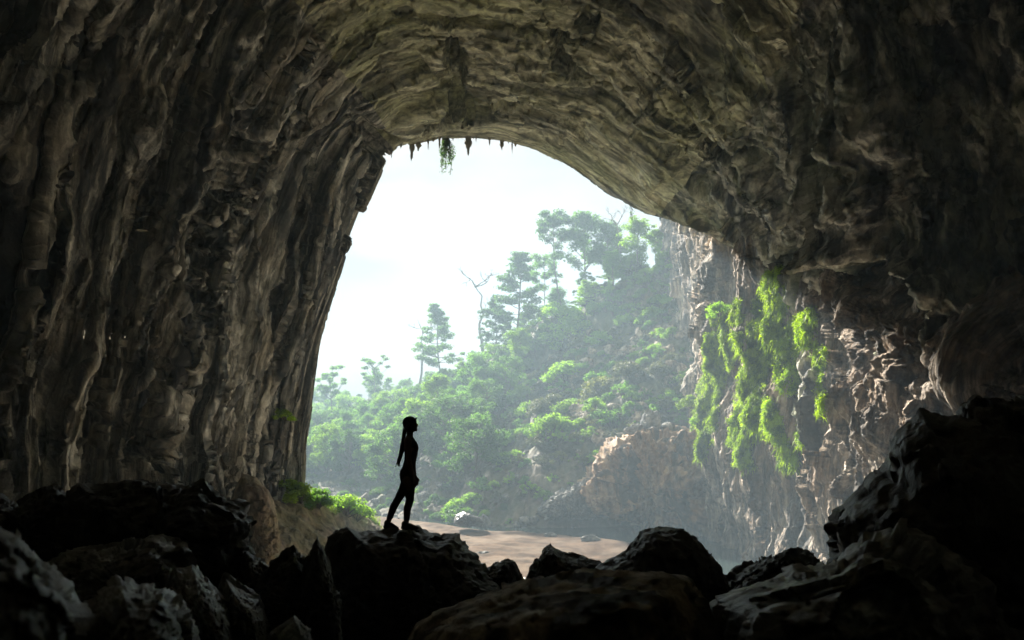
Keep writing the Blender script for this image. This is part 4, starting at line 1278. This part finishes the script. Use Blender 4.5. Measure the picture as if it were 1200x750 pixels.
for i, px in enumerate((466, 470, 476, 490, 496, 502, 508, 515, 531, 540, 558, 566, 574, 581, 588, 596, 600, 604, 612, 459, 453)):
    stalactite(px, 170 if px > 475 else 196, .12 + .34 * (((i * 7) % 11) / 11) ** 2, .5 + 2.3 * (((i * 5) % 9) / 9) ** 2, 10 + i, "small pointed stalactite in the fringe of the cave mouth")

def hanging_plant(px, py, L, nst, nleaf, seed, label, spread, leaf='leaf_dark'):
    h = None
    for dy in range(0, 40, 2):
        h = cast(shell_bvh, px, py - dy)
        if h[0] is not None: break
    if h is None or h[0] is None: return
    rng = np.random.default_rng(seed)
    root = empty("hanging_plant", h[0]); props(root, label, "hanging plant")
    st, cen = [], []
    for k in range(nst):
        a = rng.normal(size=2) * spread * .5
        l = L * rng.uniform(.5, 1.0)
        P = np.array([[a[0] * s * (1.6 - s), a[1] * s, .4 - l * s] for s in np.linspace(0, 1, 8)]) + rng.normal(size=(8, 3)) * .05
        st.append(tube(P, np.full(8, .03), 4)); cen += list(P[2:])
    V, f = join(st)
    link("stem", mesh_np("hanging_stem", V, f), M['bark'], root)
    if nleaf:
        V, f = leaves(rng, cen, np.full((len(cen), 3), .42), nleaf, .12, droop=.8, shell=.0)
        link("foliage", mesh_np("hanging_foliage", V, f, smooth_shade=False), M[leaf], root)
hanging_plant(524, 168, 5.0, 16, 900, 31, "leafy plant hanging from the top of the cave mouth", 1.5)
hanging_plant(739, 240, 3.4, 3, 40, 32, "thin dangling vine at the right end of the cave mouth", .5)

# ------------------------------------------------------------------ loose stones among the front boulders
rng = np.random.default_rng(41)
n = 0
pos = []
for k in range(2000):
    if n >= 46: break
    px, py = rng.uniform(385, 560), rng.uniform(668, 748)
    if rng.random() < .25: px = rng.uniform(200, 1000)
    h = cast(floor_bvh, px, py)
    if h[0] is None or h[0].y > 16 or h[0].y < 4: continue
    s = rng.uniform(.10, .30)
    if any((h[0] - q).length < (s + r) * .9 for q, r in pos): continue
    pos.append((h[0].copy(), s)); n += 1
    place_rock(int(rng.integers(0, 6)), tuple(h[0] + Vector((0, 0, s * .25))), s, rng.uniform(0, 6.28), str(rng.choice(['black', 'grey', 'grey'])), "small dark loose stone on the cave floor among the front boulders", "loose stones on the cave floor", name="stone", cat="stone", tilt=rng.normal() * .3)

# ------------------------------------------------------------------ the person
def skin_mesh(name, verts, edges, radii, levels=2):
    """one tapered round limb per bone; the pieces are fused into one skin by remesh()"""
    Vs, Fs, n = [], [], 0
    radii = [r if isinstance(r, (tuple, list)) else (r, r) for r in radii]
    for i, j in edges:
        p, q = np.array(verts[i], float), np.array(verts[j], float)
        L = np.linalg.norm(q - p) + 1e-9
        t = (q - p) / L
        ref = np.array([0, 1., 0]) if abs(t[1]) < .9 else np.array([1., 0, 0])
        u = np.cross(ref, t); u /= np.linalg.norm(u)
        w = np.cross(t, u)
        (ax, ay), (bx, by) = radii[i], radii[j]
        ra, rb = min(ax, ay), min(bx, by)
        rings = []
        for k in range(6):
            a = -math.pi / 2 + k / 5 * math.pi / 2
            rings.append((-0 + math.sin(a) * ra, max(math.cos(a), .02) * ax, max(math.cos(a), .02) * ay))
        for k in range(1, 5):
            s = k / 5
            rings.append((s * L, ax + (bx - ax) * s, ay + (by - ay) * s))
        for k in range(6):
            a = k / 5 * math.pi / 2
            rings.append((L + math.sin(a) * rb, max(math.cos(a), .02) * bx, max(math.cos(a), .02) * by))
        th = np.linspace(0, 2 * math.pi, 20, endpoint=False)
        V = np.concatenate([p + t * d + np.outer(np.cos(th) * rx, u) + np.outer(np.sin(th) * ry, w) for d, rx, ry in rings])
        f = grid_faces(len(rings), 20, True).tolist()
        f.append(list(range(19, -1, -1))); f.append(list(range((len(rings) - 1) * 20, len(rings) * 20)))
        Vs.append(V); Fs += [[x + n for x in g] for g in f]; n += len(V)
    return np.concatenate(Vs), Fs

class Skel:
    def __init__(s): s.v, s.e, s.r = [], [], []
    def add(s, p, r, parent=None):
        s.v.append(p); s.r.append(r)
        if parent is not None: s.e.append((parent, len(s.v) - 1))
        return len(s.v) - 1
    def chain(s, pts, parent):
        for p, r in pts: parent = s.add(p, r, parent)
        return parent

def remesh(name, pieces, voxel, smooth_it=2):
    V, Fs, n = [], [], 0
    for v, f in pieces:
        V += [tuple(map(float, q)) for q in v]; Fs += [[i + n for i in q] for q in f]; n = len(V)
    me = bpy.data.meshes.new(name); me.from_pydata(V, [], Fs); me.update()
    o = bpy.data.objects.new(name, me); COL.objects.link(o)
    md = o.modifiers.new("v", 'REMESH'); md.mode = 'VOXEL'; md.voxel_size = voxel; md.use_smooth_shade = True
    if smooth_it:
        sm = o.modifiers.new("s", 'SMOOTH'); sm.iterations = smooth_it; sm.factor = .5
    m2 = bpy.data.meshes.new_from_object(o.evaluated_get(bpy.context.evaluated_depsgraph_get()))
    m2.name = name
    bpy.data.objects.remove(o); bpy.data.meshes.remove(me)
    for p in m2.polygons: p.use_smooth = True
    return m2

def ellipsoid(c, r, n=18, m=12, fn=None):
    th = np.linspace(0, 2 * math.pi, n, endpoint=False); ph = np.linspace(-math.pi / 2, math.pi / 2, m)
    P = np.stack([np.cos(ph)[:, None] * np.cos(th), np.cos(ph)[:, None] * np.sin(th), np.sin(ph)[:, None] + 0 * th], -1)
    if fn: P = fn(P)
    return (P * np.array(r) + np.array(c)).reshape(-1, 3), grid_faces(m, n, True).tolist()

feet = at(476, 622, 12.7)
rock_bvh = bvh_of(VD)
def rock_top(x, y):
    h = rock_bvh.ray_cast(Vector((x, y, 5)), Vector((0, 0, -1)))
    return h[0].z if h[0] else feet[2]
zs = max(rock_top(feet[0] + .10, 12.7 - .09) - .01, rock_top(feet[0] + .02, 12.7 - .09) - .01, rock_top(feet[0] - .24, 12.7 + .1) - .05)
far_dz = float(np.clip(rock_top(feet[0] - .24, 12.7 + .1) - zs - .02, -.16, .10))    # the trailing foot meets the rock where the rock is

# x forward (the way she faces), y sideways (-y towards the camera), z up; feet at z = 0
S_ = Skel()
pel = S_.add((.020, 0, .86), (.098, .138))
wai = S_.add((.046, 0, 1.00), (.082, .112), pel)
rib_ = S_.add((.058, 0, 1.12), (.092, .125), wai)
che = S_.add((.052, 0, 1.225), (.098, .148), rib_)
clav = S_.add((.030, 0, 1.315), (.066, .132), che)
nk = S_.chain([((.034, 0, 1.375), .050), ((.040, 0, 1.43), .047)], clav)
hips = S_.add((.000, 0, .79), (.100, .148), pel)
# legs: near one planted straight, far one trailing behind
for sy, knee, ankle in ((-1, (.060, -.085, .455), (.010, -.090, .085)), (1, (-.130, .085, .455), (-.290, .095, .125 + far_dz))):
    hp = S_.add((.012, sy * .082, .74), (.094, .086), hips)
    th_ = S_.add(tuple(np.array((.012, sy * .085, .74)) * .5 + np.array(knee) * .5 + np.array((.014, 0, 0))), (.076, .070), hp)
    kn = S_.add(knee, (.053, .050), th_)
    ca = S_.add(tuple(np.array(knee) * .66 + np.array(ankle) * .34 + np.array((-.018, 0, 0))), (.052, .047), kn)
    an = S_.add(ankle, .034, ca)
    if sy < 0: S_.chain([((.065, -.092, .045), .036), ((.145, -.095, .032), .028)], an)
    else: S_.chain([((-.240, .098, .070 + far_dz), .036), ((-.165, .100, .034 + far_dz), .028)], an)
# arms: near arm hangs slightly forward, far arm the same
wrists = []
for sy, el, wr in ((-1, (.050, -.200, 1.035), (.108, -.190, .775)), (1, (.050, .200, 1.035), (.100, .185, .775))):
    sc_ = S_.add((.026, sy * .03, 1.298), (.052, .056))
    sh = S_.add((.022, sy * .160, 1.300), (.054, .054), sc_)
    ua = S_.add(tuple(np.array((.022, sy * .160, 1.300)) * .5 + np.array(el) * .5), .044, sh)
    eb = S_.add(el, .036, ua)
    fa = S_.add(tuple(np.array(el) * .62 + np.array(wr) * .38), .035, eb)
    w_ = S_.add(wr, (.024, .028), fa)
    wrists.append((np.array(wr), sy))
body_v, body_f = skin_mesh("body", S_.v, S_.e, S_.r, 2)
pieces = [(body_v, body_f)]
# hands: a palm and five bent fingers each
for wr, sy in wrists:
    H = Skel()
    d = np.array([.16, 0, -.987]); fw = np.array([.987, 0, .16])
    p0 = H.add(tuple(wr - d * .01), (.020, .026))
    p1 = H.add(tuple(wr + d * .035), (.016, .032), p0)
    p2 = H.add(tuple(wr + d * .075), (.014, .034), p1)
    v, f = skin_mesh("palm", H.v, H.e, H.r, 2); pieces.append((v, f))
    for k, L in enumerate((.066, .075, .070, .055)):
        G = Skel()
        b = wr + d * .070 + fw * (.030 - .020 * k) + np.array([0, -sy * .0, 0])
        c0 = G.add(tuple(b), .0095)
        bend = np.array([-.05, -sy * .30, 0])
        c1 = G.add(tuple(b + d * L * .45), .0090, c0)
        c2 = G.add(tuple(b + d * L * .75 + bend * .03), .0083, c1)
        G.add(tuple(b + d * L * 1.0 + bend * .09), .0072, c2)
        v, f = skin_mesh("finger", G.v, G.e, G.r, 1); pieces.append((v, f))
    G = Skel()
    b = wr + d * .025 + fw * .022
    c0 = G.add(tuple(b), .012)
    c1 = G.add(tuple(b + d * .030 + fw * .022), .0105, c0)
    G.add(tuple(b + d * .062 + fw * .026), .0085, c1)
    v, f = skin_mesh("thumb", G.v, G.e, G.r, 1); pieces.append((v, f))
# bust and seat
for sy in (-1, 1):
    pieces.append(ellipsoid((.105, sy * .066, 1.185), (.050, .062, .070)))
    pieces.append(ellipsoid((-.020, sy * .068, .80), (.072, .082, .100)))
pieces.append(ellipsoid((.062, 0, 1.225), (.068, .120, .095)))
# head with brow, nose, lips, chin and ears
HC_ = np.array([.050, 0, 1.535])
head0 = len(pieces)
pieces.append(ellipsoid(HC_ + [-.008, 0, .018], (.094, .074, .098)))
pieces.append(ellipsoid(HC_ + [.030, 0, -.040], (.060, .054, .072)))
pieces.append(ellipsoid(HC_ + [.066, 0, -.092], (.024, .026, .020)))
pieces.append(ellipsoid(HC_ + [.094, 0, -.022], (.019, .013, .020)))
pieces.append(ellipsoid(HC_ + [.084, 0, .002], (.012, .010, .026)))
pieces.append(ellipsoid(HC_ + [.083, 0, -.052], (.013, .024, .009)))
pieces.append(ellipsoid(HC_ + [.080, 0, -.066], (.013, .022, .009)))
pieces.append(ellipsoid(HC_ + [.072, 0, .028], (.020, .055, .014)))
for sy in (-1, 1):
    pieces.append(ellipsoid(HC_ + [.073, sy * .030, .004], (.012, .016, .010)))
    pieces.append(ellipsoid(HC_ + [-.006, sy * .076, -.008], (.020, .010, .032)))
def nod(v):
    v = np.array(v, float); pv_ = np.array([.03, 0, 1.43]); a = math.radians(9)
    d = v - pv_
    return pv_ + np.stack([d[:, 0] * math.cos(a) - d[:, 2] * math.sin(a), d[:, 1], d[:, 0] * math.sin(a) + d[:, 2] * math.cos(a)], -1) + np.array([.012, 0, 0])
pieces[head0:] = [(nod(v), f) for v, f in pieces[head0:]]
body_me = remesh("body", pieces, .0075, 3)

def cloth(name, zlo, zhi, off, keep=None, lo_fn=None):
    """garment: the body's own surface lifted off the skin between two heights"""
    n = len(body_me.vertices)
    co = np.empty(n * 3, np.float32); body_me.vertices.foreach_get("co", co); co = co.reshape(-1, 3)
    no = np.empty(n * 3, np.float32); body_me.vertex_normals.foreach_get("vector", no); no = no.reshape(-1, 3)
    m = (co[:, 2] > zlo) & (co[:, 2] < zhi)
    if keep is not None: m &= keep(co)
    idx = -np.ones(n, int)
    fs = [list(p.vertices) for p in body_me.polygons if all(m[v] for v in p.vertices)]
    used = sorted({v for f in fs for v in f})
    idx[used] = np.arange(len(used))
    me = bpy.data.meshes.new(name)
    me.from_pydata((co[used] + no[used] * off).tolist(), [], [[int(idx[v]) for v in f] for f in fs])
    for p in me.polygons: p.use_smooth = True
    me.update()
    return me

def simple_mat(name, col, rough=.8):
    m, nt, bs, _ = new_mat(name)
    tcn = nt.nodes.new("ShaderNodeTexCoord")
    f = n_noise(nt, tcn.outputs["Object"], 40, 4)
    nt.links.new(n_ramp(nt, f, [(.3, tuple(c * .8 for c in col)), (.7, tuple(c * 1.15 for c in col))]), bs.inputs["Base Color"])
    bs.inputs["Roughness"].default_value = rough
    return m
M['skin'] = simple_mat("skin", (.14, .085, .06), .6)
M['top'] = simple_mat("dark_top_cloth", (.035, .035, .04))
M['legging'] = simple_mat("black_leggings_cloth", (.02, .02, .024))
M['shoe'] = simple_mat("dark_shoe", (.03, .028, .027))
M['sole'] = simple_mat("rubber_sole", (.02, .02, .02))
M['hair'] = simple_mat("black_hair", (.012, .010, .009), .45)
M['cap'] = simple_mat("dark_cap_cloth", (.025, .025, .03))

person = empty("person", (feet[0], 12.7, zs))
props(person, "person in a cap with long hair tied back, standing on the black rock mound", "person")
link("body", body_me, M['skin'], person)
link("top", cloth("top", .93, 1.345, .006, lambda c: (np.abs(c[:, 1]) < .155) & ~((np.abs(c[:, 1]) > .125) & (c[:, 2] < 1.20))), M['top'], person)
link("leggings", cloth("leggings", .16, .955, .005, lambda c: ~((np.abs(c[:, 1]) > .150) & (c[:, 2] > .56) )), M['legging'], person)
for (ax, ay, az), toe, lift in (((.010, -.090, .0), .21, 0.0), ((-.290, .095, .035 + far_dz), .20, .0)):
    pitch = 0.0 if ay < 0 else .16
    def shoe_fn(P):
        P = P.copy()
        P[..., 2] = np.where(P[..., 2] < 0, P[..., 2] * .55, P[..., 2] * (1 - .55 * smooth(-.2, .9, P[..., 0])))
        P[..., 1] *= 1 - .15 * smooth(.3, 1, -P[..., 0])
        return P
    v, f = ellipsoid((.055, 0, .052), (.135, .047, .075), 24, 14, shoe_fn)
    v2, f2 = ellipsoid((-.018, 0, .105), (.052, .046, .055), 20, 12)
    sm = remesh("shoe", [(v, f), (v2, f2)], .008, 2)
    so = link("shoe", sm, M['shoe'], person)
    so.location = (ax, ay, az); so.rotation_euler = (0, pitch, 0 if ay < 0 else math.radians(38))
    a = np.linspace(0, 2 * math.pi, 28, endpoint=False)
    ox = .055 + .140 * np.cos(a); oy = (.050 - .008 * np.cos(a)) * np.sin(a)
    ring = np.stack([np.stack([ox * s + .055 * (1 - s), oy * s, 0 * a + z], -1) for s, z in ((.02, -.004), (.96, -.004), (1.0, .004), (1.0, .016), (.93, .020), (.02, .020))])
    link("sole", grid_mesh("sole", ring, wrap=True), M['sole'], so)
# hair: a cap of hair at the back of the head and one long tail down the back
hp_ = [ellipsoid(HC_ + [-.030, 0, .012], (.086, .083, .098)), ellipsoid(HC_ + [-.055, 0, -.045], (.055, .062, .060))]
hp_ = [(nod(v), f) for v, f in hp_]
Hh = Skel()
k = Hh.add((-.035, 0, 1.47), .034)
k = Hh.chain([((-.050, -.008, 1.38), (.030, .05)), ((-.058, -.012, 1.27), (.034, .06)), ((-.074, -.014, 1.16), (.032, .055)), ((-.096, -.012, 1.06), (.026, .045)), ((-.114, -.010, .985), (.016, .03)), ((-.122, -.008, .945), (.008, .014))], k)
v, f = skin_mesh("tail", Hh.v, Hh.e, Hh.r, 2); hp_.append((v, f))
rg = np.random.default_rng(5)
for s in range(9):
    G = Skel(); oy = rg.uniform(-.03, .03); ox = rg.uniform(-.018, .014)
    k = G.add((-.070 + ox, -.02 + oy * .6, 1.28), .010)
    G.chain([((-.092 + ox, -.02 + oy, 1.12), .010), ((-.118 + ox * 1.4, -.02 + oy, 1.0), .008), ((-.132 + ox * 2, -.018 + oy, .93 + rg.uniform(-.03, .03)), .004)], k)
    v, f = skin_mesh("strand", G.v, G.e, G.r, 1); hp_.append((v, f))
link("hair", remesh("hair", hp_, .007, 1), M['hair'], person)
# cap: crown and a short turned-up peak
def cap_fn(P):
    P = P.copy(); P[..., 2] = np.maximum(P[..., 2], -.12); return P
v, f = ellipsoid(HC_ + [-.012, 0, .030], (.108, .088, .096), 26, 16, cap_fn)
cap = link("cap", remesh("cap", [(nod(v), f)], .006, 1), M['cap'], person)
s, a = np.linspace(0, 1, 6), np.linspace(-1.05, 1.05, 15)
B1 = np.stack([HC_[0] - .012 + (.098 + .030 * s[:, None]) * np.cos(a)[None], HC_[1] + (.086 + .006 * s[:, None]) * np.sin(a)[None], HC_[2] + .052 + .040 * s[:, None] * np.cos(a)[None]], -1)
B1 = nod(B1.reshape(-1, 3)).reshape(B1.shape)
link("peak", grid_mesh("peak", np.concatenate([B1, B1[::-1] + np.array([0, 0, -.006])])), M['cap'], cap)
